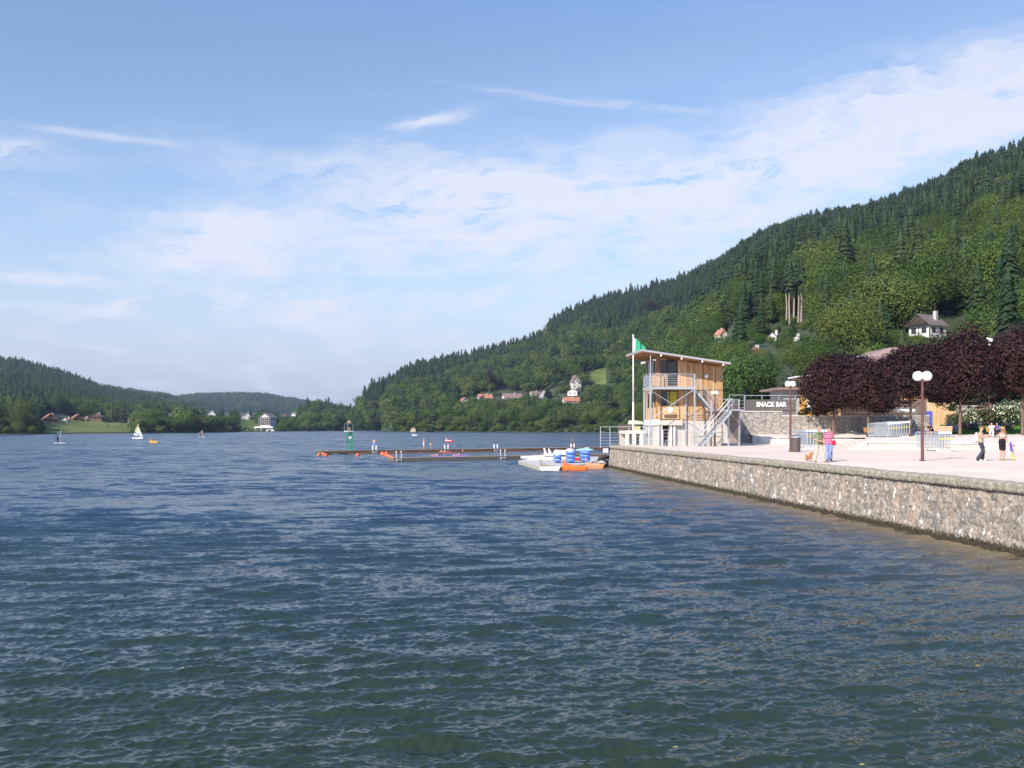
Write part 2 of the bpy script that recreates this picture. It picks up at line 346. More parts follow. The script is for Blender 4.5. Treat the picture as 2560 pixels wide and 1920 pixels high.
# houses: px, y of the base, width px, wall height px, roof height px, turn (deg), depth/width, wall, roof, label, style
HS = [
 (118,1056,42,9,12,20,.8,'timber','tile','long timber chalet with a red tiled roof left of the meadow','chalet'),
 (164,1057,20,6,6,-35,.9,'white','tile','small white cottage with an orange roof at the top edge of the meadow','plain'),
 (188,1053,26,8,8,25,.8,'timber','tile','dark farmhouse with red roof between the cottage and the big chalet','plain'),
 (209,1054,20,5,6,-20,.9,'timber','tile','low brown shed with orange roof beside the big chalet','plain'),
 (233,1052,36,11,9,0,1.1,'timber','slate','big balconied chalet with a brown gable above the meadow','chalet'),
 (256,1052,16,8,4,30,.9,'grey','slate','grey house just right of the big chalet','plain'),
 (322,1058,11,7,5,20,1,'white','tile','tiny orange-roofed hut among the trees right of the meadow','plain'),
 (425,1043,17,8,5,10,.9,'white','slate','pale house with grey roof half hidden by lakeside trees','plain'),
 (524,1043,27,9,10,5,1,'white','slate','white gabled house standing highest among the far trees','plain'),
 (566,1041,12,6,5,-25,1,'white','slate','tiny white house peeping between far conifers','plain'),
 (613,1043,23,9,7,8,1,'white','brown','white gabled house with brown roof above a sloping field','plain'),
 (711,1043,14,6,5,15,1,'timber','tile','small red-roofed house behind the far shore trees','plain'),
 (735,1045,16,8,6,-25,1,'white','brown','white house at the right end of the far village','plain'),
 (1436,972,30,18,15,22,1.5,'white','brown','white gabled house below the bright meadow on the wooded hill','plain'),
 (1434,989,30,11,6,-12,1,'white','brick','white house with dark red roof just below the gabled house','plain'),
 (1428,1011,44,9,9,-74,1.7,'white','tile','orange-roofed house lowest under the white gabled house','plain'),
 (1280,1001,52,7,11,-72,1.8,'white','brown','long brown-roofed house half buried in shore trees','plain'),
 (1337,992,24,8,6,-68,1.5,'white','brown','little white house beside the curving road','plain'),
 (1212,1000,38,6,9,-76,1.6,'white','tile','red-brown roof rising between trees left of the long house','plain'),
 (1159,1010,20,9,6,30,1,'white','tile','white gable house with orange roof, leftmost on the right-hand shore','plain'),
 (1805,862,32,26,12,38,.9,'cream','tile','tall cream house with pink roof between trees above the tower','plain'),
 (1936,852,26,9,10,-20,1,'white','slate','dark-roofed house under the bare tall pines','plain'),
 (1890,881,24,5,6,15,.9,'timber','tile','orange roof just showing above trees left of the pines','plain'),
 (2334,846,80,33,26,-44,1.2,'halftimber','slate','black and white half-timbered chalet above the purple maples','half'),
 (1992,852,16,6,4,0,1,'white','slate','tiny pale house right of the bare tall pines','plain'),
]
HD = []
for h in HS:
    d = find_d(h[0], h[1]); HD.append(d)
HOTEL_D = find_d(660, 1066); HUT_D = 845
PURPLE = [(1223,982,68,'copper beech tall and nearly black on the wooded hill'),(1370,1003,28,'small copper beech beside the curving road'),(1626,785,44,'copper beech on the hillside above the tower roof'),(1690,905,60,'dark copper beech just above the tower roof')]
PINES = [(1966,808,150),(1974,812,165),(1984,808,175),(1996,806,160),(2003,806,165)]

def yb_zone(px): return np.interp(px, [-300,300,480,560,640,760,884,950,1100,1250,1380,1500,1700,1900,2050,2200,2560,2900], [1040,1022,1018,1010,1016,1034,1032,1008,958,915,850,822,795,768,715,640,600,560])
KEEP = []    # sight lines: (px0, px1, d, y) nothing nearer than d may rise above picture height y
for h, d in zip(HS, HD): KEEP.append((h[0]-h[2]*.5, h[0]+h[2]*.52, d+4, h[1]-h[3]*(1.0 if 990 < h[1] < 1015 and h[0] > 1000 else .75) - (9 if 1850 < h[0] < 2000 else 0)))
KEEP += [(1352,1394,find_d(1375,968),994), (1475,1516,find_d(1500,925),958), (112,328,900,1082), (598,645,HOTEL_D*.995,1072), (632,694,HOTEL_D+6,1074), (1948,2016,find_d(1985,808)+5,796), (2284,2384,find_d(2332,846)+4,838), (1022,1044,850,1076), (1200,1245,find_d(1223,982),975), (1608,1644,find_d(1626,785),775)]
CLR = [(2262,2392,find_d(2332,846)-30,find_d(2332,846)+6),(112,328,0,900),(1352,1372,find_d(1362,996)-5,find_d(1362,978)+4),(1372,1400,find_d(1385,978)-4,find_d(1385,964)+4)] + [(p_,p_+8,find_d(p_+4,957+(p_-1452)*.15),find_d(p_+4,950-(p_-1452)*.62)) for p_ in range(1452,1520,8)] + [(598,645,find_d(620,1073),find_d(620,1050)),(632,700,HOTEL_D-40,HOTEL_D+18)]
for h, d in zip(HS, HD): CLR.append((h[0]-h[2]*.52, h[0]+h[2]*.52, d-4, d+4+h[2]*d/F*h[6]))

def scatter():
    g = np.random.default_rng(5); out = []
    def cells(x0, x1, y0, y1, s):
        nx, ny = int((x1-x0)/s), int((y1-y0)/s)
        X, Y = np.meshgrid(x0 + (np.arange(nx)+.5)*s, y0 + (np.arange(ny)+.5)*s)
        X = X.ravel() + g.uniform(-.42, .42, X.size)*s; Y = Y.ravel() + g.uniform(-.42, .42, Y.size)*s
        return X, Y
    X, Y = cells(-1300, 1000, 120, 2100, 6.4); px = HX + F*X/Y
    d0, d1 = D0(px), D1(px)
    ok = (px > -260) & (px < 2830) & (Y > d0+2) & (Y < d1*1.06); X, Y, px, d0, d1 = (a[ok] for a in (X, Y, px, d0, d1))
    z = terr(px, Y); sy = HY - (z-EYE)*F/Y
    nz = np.array([mnoise.noise(Vector((a*.012, b*.012, 0))) for a, b in zip(X, Y)]); nz2 = np.array([mnoise.noise(Vector((a*.035, b*.035, 7))) for a, b in zip(X, Y)])
    zone = sy < yb_zone(px) + nz*55*np.where(px > 900, 1, .25)
    r = g.random(len(X)); con = np.where(zone, r < .93, r < .12 + .25*(nz2 > .22))
    con &= ~((Y - d0 < 45) & (px < 1700) & (r > .03))
    keep = np.where(con, g.random(len(X)) < .92, g.random(len(X)) < .40)
    for i in np.where(keep)[0]:
        c = bool(con[i]); u = g.random()
        shore = (Y[i]-d0[i]) < 14 and px[i] < 1700
        if c: h = (13 + 11*u + (4 if g.random() < .03 else 0))*(1.0 if px[i] > 700 else .92)
        else: h = (10.5 + 8.5*u)*(.62 if shore else 1)
        if 480 < px[i] < 760: h *= (.8 if c else .75)
        p, d = px[i], Y[i]; yt = HY - (z[i]+h-EYE)*F/d; bad = False
        hw = (4.5 if not c else 2.6)*F/d
        for a, b, e, yv in KEEP:
            hk = (.46 if not c else .2)*h*F/d*.85
            if a-hk < p < b+hk and d < e and yt < yv:
                h2 = EYE + (HY-yv-1)*d/F - z[i]
                if h2 < 3: h2 = 3.0; c = False
                h = h2*g.uniform(.85, 1); yt = HY - (z[i]+h-EYE)*F/d
        if not bad:
            for a, b, e0, e1 in CLR:
                if a < p < b and e0 < d < e1: bad = True; break
        if bad: continue
        out.append((X[i], d, z[i], h, c, g.uniform(0, 6.28), p, yt, hw))
    # bushes right at the waterline
    p = -260.0
    while p < 1700:
        d0_ = float(D0(p)); d = d0_ + g.uniform(-1, 15); zz_ = float(terr(p, d)); h = g.uniform(2.5, 6.5)
        if not any(a < p < b and e0 < d < e1 for a, b, e0, e1 in CLR) and not any(a < p < b and d < e and HY-(zz_+h-EYE)*F/d < yv for a, b, e, yv in KEEP):
            out.append(((p-HX)/F*d, d, zz_-.8, h, False, g.uniform(0, 6), p, HY-(zz_+h-EYE)*F/d, 2.5*F/d))
        p += g.uniform(.5, 2.2)*F/d0_
    for _ in range(420):     # low scrub on the open ground below the tall pines
        p = g.uniform(1835, 2030); d = g.uniform(300, 640); zz_ = float(terr(p, d)); h = g.uniform(1.8, 3.6)
        if not any(abs(p-q[0]) < q[2]*.55 and e_-8 < d < e_+22 for q, e_ in zip(HS, HD)):
            out.append(((p-HX)/F*d, d, zz_-.5, h, False, g.uniform(0, 6), p, HY-(zz_+h-EYE)*F/d, 1.5*F/d))
    return out
TREES = scatter(); TREES.sort(key=lambda t: t[1])
# which ones show: nearer first, a coarse skyline buffer
buf = np.full(360, 1300.0); vis = []
for i, t in enumerate(TREES):
    X, d, z, h, c, rot, p, yt, hw = t
    a, b = int((p-hw*.8)/8), int((p+hw*.8)/8)+1
    if b <= 0 or a >= 320: vis.append(0); continue
    a = max(a, 0); b = min(b, 320); cur = buf[a:b]
    lim = 1000 if p > 1850 else 1090
    v = np.clip(np.minimum(cur, lim) - yt, 0, 200).mean() * min(hw*2, 60)
    vis.append(v if yt < lim-4 else 0); buf[a:b] = np.minimum(cur, yt + .25*h*F/d)
order = sorted(range(len(TREES)), key=lambda i: -vis[i]); indiv = set(order[:270])
print('trees', len(TREES), 'cutoff', vis[order[269]])

def zone_words(p, d, c):
    k = 'dark spruce' if c else 'green broadleaf tree'
    if p < 500: return (f'{k} by the far left shore of the lake' if c else 'round broadleaf tree by the far left shore'), 'trees on the far left shore'
    if p < 930: return f'{k} on the low point of the far shore', 'trees on the far point'
    if p < 1640: return f'{k} on the wooded shore left of the watch tower', 'trees on the shore beyond the jetties'
    if p < 2140: return f'{k} on the hillside behind the tower and snack bar', 'trees on the hillside behind the snack bar'
    return f'{k} on the steep hillside above the purple maples', 'trees on the hillside above the maples'
proto = {}; HTL = EYE + (HY-832)*212/F - float(terr(2292, 212))
def tree_thing(x, y, z, h, crown, trunk, name, label, cat, group, H, rot=0, wide=1.0):
    key = (crown.name, trunk.name)
    s = h/H
    if key not in proto:
        r = thing(name, (x, y, z), label, cat, group, rot); r.scale = (s*wide, s*wide, s)
        a = bpy.data.objects.new('crown', crown); COL.objects.link(a); a.parent = r
        b = bpy.data.objects.new('trunk', trunk); COL.objects.link(b); b.parent = r
        proto[key] = (r, [a, b]); return r
    r0, ch = proto[key]; r = dup(r0, (x, y, z), rot, label, group, (s*wide, s*wide, s), ch); r.name = name
    return r
Hb = [15, 12, 18, 14]; Hc = [24, 28]; pts = []
for i, t in enumerate(TREES):
    X, d, z, h, c, rot, p, yt, hw = t
    if i in indiv:
        lab, grp = zone_words(p, d, c)
        if c: k = i % 2; tree_thing(X, d, z, h, con_big[k], tr_con, 'spruce_tree', lab, 'tree', grp, Hc[k], rot, 1.1)
        else: k = i % 4; tree_thing(X, d, z, h, brd_big[k], tr_brd, 'broadleaf_tree', lab, 'tree', grp, Hb[k], rot, 1.28)
    else: pts.append((X, d, z-.3, h, c, rot, i))

# the uncountable rest: one object that carries the instances
LIB = bpy.data.collections.new('forest_kinds')
for k, me in enumerate(con_m + brd_m):
    o = bpy.data.objects.new('abcdefgh'[k] + '_tree_kind', me); LIB.objects.link(o)
HH = [23, 26, 20, 24, 14, 12, 17, 15]
def forest(name, label, P):
    me = bpy.data.meshes.new(name); me.vertices.add(len(P))
    me.vertices.foreach_set('co', np.array([q[:3] for q in P], np.float32).ravel())
    idx = np.array([(q[6] % 4) if q[4] else 4 + q[6] % 4 for q in P], np.int32)
    a = me.attributes.new('kind_index', 'INT', 'POINT'); a.data.foreach_set('value', idx)
    sc = np.array([q[3]/HH[k] for q, k in zip(P, idx)]); wd = np.where(idx < 4, np.where(np.array([q[1] for q in P]) > 700, 1.5, 1.2), 1.32)*np.random.default_rng(2).uniform(.85, 1.2, len(P)); s3 = np.stack([sc*wd, sc*wd, sc], -1).astype(np.float32)
    a = me.attributes.new('tree_scale', 'FLOAT_VECTOR', 'POINT'); a.data.foreach_set('vector', s3.ravel())
    r3 = np.zeros((len(P), 3), np.float32); r3[:, 2] = [q[5] for q in P]; r3[:, :2] = RNG.normal(0, .03, (len(P), 2))
    a = me.attributes.new('tree_turn', 'FLOAT_VECTOR', 'POINT'); a.data.foreach_set('vector', r3.ravel())
    o = bpy.data.objects.new(name, me); COL.objects.link(o); tag(o, label, 'forest', None, 'stuff')
    g = bpy.data.node_groups.new(name, 'GeometryNodeTree'); g.interface.new_socket('Geometry', in_out='INPUT', socket_type='NodeSocketGeometry'); g.interface.new_socket('Geometry', in_out='OUTPUT', socket_type='NodeSocketGeometry')
    n = g.nodes; l = g.links; gi = n.new('NodeGroupInput'); go = n.new('NodeGroupOutput'); ip = n.new('GeometryNodeInstanceOnPoints'); ci = n.new('GeometryNodeCollectionInfo')
    ci.inputs['Collection'].default_value = LIB; ci.inputs['Separate Children'].default_value = True; ci.inputs['Reset Children'].default_value = True
    def at(nm, ty):
        q = n.new('GeometryNodeInputNamedAttribute'); q.data_type = ty; q.inputs['Name'].default_value = nm; return q.outputs['Attribute']
    l.new(gi.outputs[0], ip.inputs['Points']); l.new(ci.outputs[0], ip.inputs['Instance']); ip.inputs['Pick Instance'].default_value = True
    l.new(at('kind_index', 'INT'), ip.inputs['Instance Index']); l.new(at('tree_turn', 'FLOAT_VECTOR'), ip.inputs['Rotation']); l.new(at('tree_scale', 'FLOAT_VECTOR'), ip.inputs['Scale'])
    l.new(ip.outputs[0], go.inputs[0]); md = o.modifiers.new('trees', 'NODES'); md.node_group = g
    return o
forest('forest', 'dense mixed forest of spruce and broadleaf trees covering the slopes around the lake', pts)
# forest of the far mountains
fp = []
for t, dist, depth, sp in ((far_t, 4300, 1500, 15.0), (mid_t, 2700, 700, 11.0)):
    x0, x1 = (-200, 560) if dist < 3000 else (240, 1000)
    for px in np.arange(x0, x1, sp*F/dist):
        for s in np.arange(.25, 1.06, sp/depth*1.6):
            p = px + RNG.uniform(-.5, .5)*sp*F/dist; q = s + RNG.uniform(-.5, .5)*sp/depth*1.6; d = dist - depth + q*depth
            zr = EYE + (HY - float(t(p)))*dist/F - 16; z = -1 + (zr+1)*(math.sin(min(q, 1)*math.pi/2) if q <= 1 else 1-(q-1)*1.5)
            fp.append(((p-HX)/F*d, d, z-.5, RNG.uniform(13, 24), RNG.random() < .85, RNG.uniform(0, 6), int(RNG.integers(0, 999))))
forest('far_forest', 'bluish far forest on the mountains behind the end of the lake', fp); print('far', len(fp))

for px, y, hp, lab in PURPLE:
    d = find_d(px, y); hh = hp*d/F
    me = crown_mesh('copper_beech_crown', hh, hh*.36, 3500, .6, ml_pur, lobes=12, seed=int(px), zc=.55, zr=.48)
    r = thing('copper_beech', (dp(px, d).x, d, float(terr(px, d))), lab, 'tree', 'copper beeches on the hill')
    for nm, m_ in (('crown', me), ('trunk', tr_brd)):
        a = bpy.data.objects.new(nm, m_); COL.objects.link(a); a.parent = r
        if nm == 'trunk': a.scale = (hh/14,)*3
mp_c = conifer_mesh('tall_pine_crown', 26, 3.0, 16, 10, ml_con, seed=77, bare=.58); m_pbark = M('pale pine bark', (.30, .24, .20), rough=.9, var=.3, scale=3, stretch=(3, 3, .3))
mp_t = trunk_mesh('tall_pine_trunk', 26, .42, m_pbark, limbs=0, top=.85, seed=5)
for px, y, hp in PINES:
    d = find_d(px, y); tree_thing(dp(px, d).x, d, float(terr(px, d)), hp*d/F, mp_c, mp_t, 'pine_tree', 'tall pine with a long bare trunk in the row above the dark-roofed house', 'tree', 'bare-trunked pines on the hillside', 26, px, 1.0)
r = tree_thing(dp(2292, 212).x, 212, float(terr(2292, 212)), HTL, brd_big[1], tr_brd, 'broadleaf_tree', 'bright lime-green tree half hiding the black and white chalet', 'tree', None, 12, 1.0, 1.0)
for px, y, hp, k, lab in ((2492,628,125,0,'great dark spruce rising above the broadleaf belt on the right hillside'),(2525,640,120,1,'second great dark spruce close to the right edge of the hillside'),(1930,800,120,1,'broad dark spruce left of the bare-trunked pines'),(2130,800,95,0,'dark spruce among the round trees in the middle of the hillside')):
    d = find_d(px, y); tree_thing(dp(px, d).x, d, float(terr(px, d)), hp*d/F, con_big[k], tr_con, 'spruce_tree', lab, 'tree', None, Hc[k], px, 1.5)

# ------------------------------------------------------------------ meadows and the road
m_grass = M('meadow grass', (.115, .145, .04), rough=.95, var=.3, scale=.06, spec=.1)
m_gravel = M('pale road gravel', (.42, .40, .37), rough=.95, var=.1, scale=.3)
def overlay(name, px0, px1, f0, f1, mat, up=.35, n=40, m=30):
    P = np.linspace(px0, px1, n); Vv = []
    for s in np.linspace(0, 1, m):
        for p in P:
            a, b = f0(p), f1(p); d = a + (b-a)*s; Vv.append(((p-HX)/F*d, d, float(terr(p, d)) + up))
    o = np_mesh(name, np.array(Vv), grid_faces(m, n), mat); return tag(o, kind='structure')
overlay('field', 108, 335, lambda p: D0(p)+3, lambda p: find_d(p, 1052 if p < 270 else 1058), m_grass)
overlay('field', 590, 650, lambda p: D0(p)+6, lambda p: find_d(p, 1046), m_grass)
overlay('field', 1452, 1516, lambda p: find_d(p, 955+(p-1452)*.15), lambda p: find_d(p, 950-(p-1452)*.62), m_grass)
rdp = [(1353,999),(1357,988),(1366,978),(1380,970),(1398,963),(1420,958)]; Vv = []
for i, (px, y) in enumerate(rdp):
    d = find_d(px, y); w = 7 if i < 3 else 5.5
    for s in (-1, 1): pp = px + s*w; Vv.append(((pp-HX)/F*d, d + s*2, float(terr(px, d)) + 1.0))
tag(np_mesh('road', np.array(Vv), grid_faces(len(rdp), 2)[:, ::-1], m_gravel), kind='structure')

# ------------------------------------------------------------------ houses
WALLM = dict(white=M('white render wall', (.62, .60, .57), var=.05), cream=M('cream wall', (.74, .66, .50), var=.05), grey=M('grey wall', (.42, .42, .42), var=.1),
             timber=M('brown timber wall', (.16, .09, .055), var=.2, stretch=(1, 1, 8)), halftimber=M('white plaster', (.7, .7, .68), var=.04))
ROOFM = dict(tile=M('orange roof tiles', (.42, .17, .10), var=.2, scale=2), slate=M('grey brown roof tiles', (.17, .14, .13), var=.2, scale=2), brown=M('brown roof tiles', (.24, .155, .125), var=.2, scale=2), brick=M('dark red roof tiles', (.25, .09, .08), var=.2, scale=2))
m_win = M('dark window glass', (.03, .035, .045), rough=.15, var=.02); m_shut = M('brown shutter', (.14, .07, .04)); m_dkwood = M('dark timber', (.06, .04, .03))
m_whitep = M('white paint', (.8, .8, .8), rough=.45, var=.03)
def house(loc, w, dep, hw_, hr, rot, wall, roof, label, style):
    r = thing('house', loc, label, 'house', None, rot)
    o = .08*w
    MB().prism_y([(-w/2, -3), (w/2, -3), (w/2, hw_), (0, hw_+hr), (-w/2, hw_)], -dep/2, dep/2).build('wall', WALLM[wall], r)
    t = .25; b = MB(); k = hr/(w/2)
    for s in (-1, 1):
        xe = s*(w/2+o); ze = hw_ - o*k
        b.prism_y([(0, hw_+hr+t), (xe, ze+t), (xe, ze+.06), (0, hw_+hr+.06)][::(-1 if s > 0 else 1)], -dep/2-o, dep/2+o)
    rf = b.build('roof', ROOFM[roof], r)
    MB().box(w*.18, w*.18+.8, dep*.1, dep*.1+.8, hw_+hr*.4, hw_+hr+1.0).build('chimney', WALLM['grey'], rf)
    st = max(1, int(hw_/2.6)); nx = max(2, int(w/3.2))
    for f in range(st):
        for i in range(nx):
            cx = -w/2 + w*(i+.5)/nx; z0 = hw_*(f+.35)/st; ww = min(1.3, w/nx*.5)
            q = MB().box(cx-ww/2, cx+ww/2, -dep/2-.06, -dep/2+.02, z0, z0+min(1.4, hw_/st*.5)).build('window', m_win, r)
    if hr > 2.4:
        MB().box(-.6, .6, -dep/2-.06, -dep/2+.02, hw_+.2, hw_+min(1.4, hr*.45)).build('window', m_win, r)
    for y_ in (-.25, .2):
        for sx in (-1, 1):
            MB().box(min(sx*w/2, sx*(w/2+.06)), max(sx*w/2, sx*(w/2+.06)), dep*y_-.6, dep*y_+.6, hw_*.4, hw_*.4+1.2).build('window', m_win, r)
    if style in ('chalet', 'half'):
        for f in range(1, st+1):
            z0 = hw_*f/st
            b = MB().box(-w/2-.1, w/2+.1, -dep/2-1.1, -dep/2-.01, z0-.15, z0)
            for i in range(int(w/.35)): b.box(-w/2+i*.35, -w/2+i*.35+.1, -dep/2-1.1, -dep/2-1.02, z0, z0+.9)
            b.box(-w/2-.1, w/2+.1, -dep/2-1.14, -dep/2-1.0, z0+.9, z0+1.0); b.build('balcony', m_dkwood if style == 'half' else M_TW, r)
    if style == 'half':
        MB().prism_y([(-w/2, hw_-.1), (w/2, hw_-.1), (0, hw_+hr-.1)], -dep/2-.08, -dep/2-.01).build('gable_boards', m_dkwood, r)
        b = MB()
        for i in range(nx+1): x = -w/2 + w*i/nx; b.box(x-.1, x+.1, -dep/2-.05, -dep/2+.01, 0, hw_)
        b.build('timber_frame', m_dkwood, r)
    return r
M_TW = M('weathered balcony wood', (.22, .13, .08), var=.2)
for h, d in zip(HS, HD):
    px, y, wp, hp, rp, rot, asp, wall, roof, lab, st = h; s = d/F; w = wp*s/(1.16 + .3*math.sin(math.radians(abs(rot)))) if abs(rot) < 60 else wp*s/asp/1.12
    face = math.atan2(-dp(px, d).x, d)
    house((dp(px, d).x, d + w*asp/2, float(terr(px, d))), w, w*asp, hp*s, rp*s, math.radians(rot) + face*0.6, wall, roof, lab, st)
# the lakeside hotel
d = HOTEL_D; s = d/F; w = 32*s
r = thing('hotel', (dp(664, d).x, d + 6, float(terr(664, d))), 'four-storey hotel with half-timbered gable and white terrace on the far shore', 'hotel', None, math.radians(-14))
MB().prism_y([(-w/2, -3), (w/2, -3), (w/2, 24*s), (0, 34*s), (-w/2, 24*s)], -6, 8).build('wall', WALLM['white'], r)
b = MB()
for sg in (-1, 1): b.prism_y([(0, 34*s+.5), (sg*(w/2+1.6), 21*s+.5), (sg*(w/2+1.6), 21*s), (0, 34*s)][::(-1 if sg > 0 else 1)], -7.5, 9.5)
b.build('roof', ROOFM['slate'], r)
for f in range(4):
    z0 = (2 + f*5.6)*s
    for i in range(6): x = -w/2 + w*(i+.5)/6; MB().box(x-.8, x+.8, -6.08, -5.98, z0+.8, z0+2.4).build('window', m_win, r)
    if f: MB().box(-w/2-.3, w/2+.3, -7.1, -6.01, z0, z0+.55).build('balcony', m_dkwood, r)
d2 = find_d(660, 1077.5); z2 = float(terr(660, d2)); r2 = thing('terrace', (dp(657, d2).x, d2, z2), 'long white lakeside terrace with awnings in front of the hotel', 'terrace', None)
w = 56*d2/F
MB().box(-w/2, w/2, 0, 12, -3, 1.2).build('base', WALLM['white'], r2); MB().box(-w/2*.75, w/2*.8, 3, 11, 1.21, 3.2).build('glass_front', m_win, r2); MB().box(-w/2*.8, w/2*.85, 2, 11.5, 3.21, 4.6).build('roof', m_whitep, r2)
b = MB()
for i in range(14): b.box(-w/2*.95 + i*w*.07, -w/2*.95 + i*w*.07+.5, .3, .8, 1.21, 2.4)
b.build('parasols', m_whitep, r2)
hp_ = dp(1033, HUT_D); r = thing('boathouse', (hp_.x, HUT_D, .5), 'small stone boathouse with orange roof at the water edge of the wooded shore', 'boathouse')
MB().prism_y([(-2.3, -1), (2.3, -1), (2.3, 1.8), (0, 3.6), (-2.3, 1.8)], -2, 3).build('wall', M('sandy stone wall', (.45, .36, .26)), r)
b = MB()
for sg in (-1, 1): b.prism_y([(0, 3.9), (sg*2.8, 1.7), (sg*2.8, 1.5), (0, 3.65)][::(-1 if sg > 0 else 1)], -2.4, 3.3)
b.build('roof', ROOFM['tile'], r)
# ------------------------------------------------------------------ worley relief for stone walls
def worley(s, z, cs, cz, seed, jit=.85):
    g = np.random.default_rng(seed); NS, NZ = 4096, 64
    js = g.uniform(-.5, .5, (NS, NZ))*jit; jz = g.uniform(-.5, .5, (NS, NZ))*jit; rv = g.random((NS, NZ))
    u = s/cs; w = z/cz; iu = np.floor(u).astype(int); iw = np.floor(w).astype(int)
    f1 = np.full(u.shape, 9.); f2 = np.full(u.shape, 9.); idv = np.zeros(u.shape)
    for a in (-1, 0, 1):
        for b in (-1, 0, 1):
            cu = iu+a; cw = iw+b; q = (cu % NS, cw % NZ)
            dd = np.hypot(u-(cu+.5+js[q]), w-(cw+.5+jz[q])); n = dd < f1
            f2 = np.where(n, f1, np.minimum(f2, dd)); idv = np.where(n, rv[q], idv); f1 = np.where(n, dd, f1)
    return f1, f2, idv
def col_attr(me, name, arr):
    a = me.attributes.new(name, 'FLOAT', 'POINT'); a.data.foreach_set('value', arr.astype(np.float32).ravel())

def stone_mat(name, stones, mortar, stains=None, wet=False, rough=.9, noise=10, nv=.36):
    m = bpy.data.materials.new(name); m.use_nodes = True; n, l = nt(m); b = n['Principled BSDF']; b.inputs['Roughness'].default_value = rough; b.inputs['Specular IOR Level'].default_value = .25
    a1 = n.new('ShaderNodeAttribute'); a1.attribute_name = 'stone'; a2 = n.new('ShaderNodeAttribute'); a2.attribute_name = 'joint'
    rp = n.new('ShaderNodeValToRGB'); e = rp.color_ramp.elements; rp.color_ramp.interpolation = 'CONSTANT'
    while len(e) < len(stones): e.new(.5)
    for i, c in enumerate(stones): e[i].position = i/len(stones); e[i].color = (*c, 1)
    l.new(a1.outputs['Fac'], rp.inputs[0])
    tc = n.new('ShaderNodeTexCoord'); no = n.new('ShaderNodeTexNoise'); no.inputs['Scale'].default_value = noise; no.inputs['Detail'].default_value = 6; l.new(tc.outputs['Object'], no.inputs[0])
    mr = n.new('ShaderNodeMapRange'); mr.inputs[1].default_value = .3; mr.inputs[2].default_value = .7; mr.inputs[3].default_value = 1-nv; mr.inputs[4].default_value = 1+nv; l.new(no.outputs['Fac'], mr.inputs[0])
    mj = n.new('ShaderNodeMixRGB'); l.new(a2.outputs['Fac'], mj.inputs[0]); l.new(rp.outputs[0], mj.inputs[1]); mj.inputs[2].default_value = (*mortar, 1)
    sc = n.new('ShaderNodeVectorMath'); sc.operation = 'SCALE'; l.new(mj.outputs[0], sc.inputs[0]); l.new(mr.outputs[0], sc.inputs['Scale']); cur = sc.outputs[0]
    for col, scale, stretch, lo, hi, amt in (stains or []):
        mp = n.new('ShaderNodeMapping'); mp.inputs['Scale'].default_value = stretch; l.new(tc.outputs['Object'], mp.inputs[0])
        q = n.new('ShaderNodeTexNoise'); q.inputs['Scale'].default_value = scale; q.inputs['Detail'].default_value = 5; q.inputs['Roughness'].default_value = .65; l.new(mp.outputs[0], q.inputs[0])
        r = n.new('ShaderNodeMapRange'); r.inputs[1].default_value = lo; r.inputs[2].default_value = hi; r.inputs[3].default_value = 0; r.inputs[4].default_value = amt; l.new(q.outputs['Fac'], r.inputs[0])
        mx = n.new('ShaderNodeMixRGB'); l.new(r.outputs[0], mx.inputs[0]); l.new(cur, mx.inputs[1]); mx.inputs[2].default_value = (*col, 1); cur = mx.outputs[0]
    if wet:   # wet, weed-covered foot
        sp = n.new('ShaderNodeSeparateXYZ'); l.new(tc.outputs['Object'], sp.inputs[0]); ad = n.new('ShaderNodeMath'); ad.operation = 'MULTIPLY_ADD'; ad.inputs[1].default_value = .35; l.new(no.outputs['Fac'], ad.inputs[0]); l.new(sp.outputs[2], ad.inputs[2])
        r = n.new('ShaderNodeMapRange'); r.inputs[1].default_value = .36; r.inputs[2].default_value = .50; r.inputs[3].default_value = 1; r.inputs[4].default_value = 0; l.new(ad.outputs[0], r.inputs[0])
        mx = n.new('ShaderNodeMixRGB'); l.new(r.outputs[0], mx.inputs[0]); l.new(cur, mx.inputs[1]); mx.inputs[2].default_value = (.045, .038, .024, 1); cur = mx.outputs[0]
    l.new(cur, b.inputs['Base Color'])
    bp = n.new('ShaderNodeBump'); bp.inputs['Strength'].default_value = .6; bp.inputs['Distance'].default_value = .03; l.new(no.outputs['Fac'], bp.inputs['Height']); l.new(bp.outputs[0], b.inputs['Normal'])
    return m

# ------------------------------------------------------------------ the quay
WK = -.0925; WC = 18.07; YE = 92.7
def wallx(y): return WC + WK*y
m_quay = stone_mat('quay stone', [(.235,.20,.165),(.28,.24,.20),(.20,.175,.15),(.32,.27,.22),(.255,.215,.175),(.18,.165,.145),(.36,.305,.25),(.235,.21,.18)], (.30,.265,.22),
    [((.42,.31,.23), .9, (1, 1, .25), .52, .64, .6), ((.74,.72,.67), 2.3, (1, 1, .7), .615, .645, .95), ((.60,.56,.50), 5.0, (1, 1, .6), .62, .66, .8), ((.17,.16,.13), 1.1, (1, 1, .4), .60, .72, .6)], wet=True)
quay = thing('quay_wall', (wallx(60), 60, 0), 'long rough stone quay wall with pale streaks rising out of the water', 'wall')
ss = np.arange(-6, YE+.01, .045); zz = np.arange(-.6, 1.93, .045); Sg, Zg = np.meshgrid(ss, zz)
f1, f2, iv = worley(Sg, Zg + .05*np.sin(Sg*2.1), .28, .22, 3); f1b, f2b, _ = worley(Sg+9, Zg+3, .13, .11, 9)
edge = np.clip((f2-f1)/.15, 0, 1); edge = edge*edge*(3-2*edge)
rel = edge*.055 + (iv-.5)*.06 + np.clip((f2b-f1b)/.3, 0, 1)*.012
Xg = wallx(Sg) + .10 - (1.9-Zg)*.14 - rel
Vq = np.stack([Xg - wallx(60), Sg - 60, Zg], -1).reshape(-1, 3)
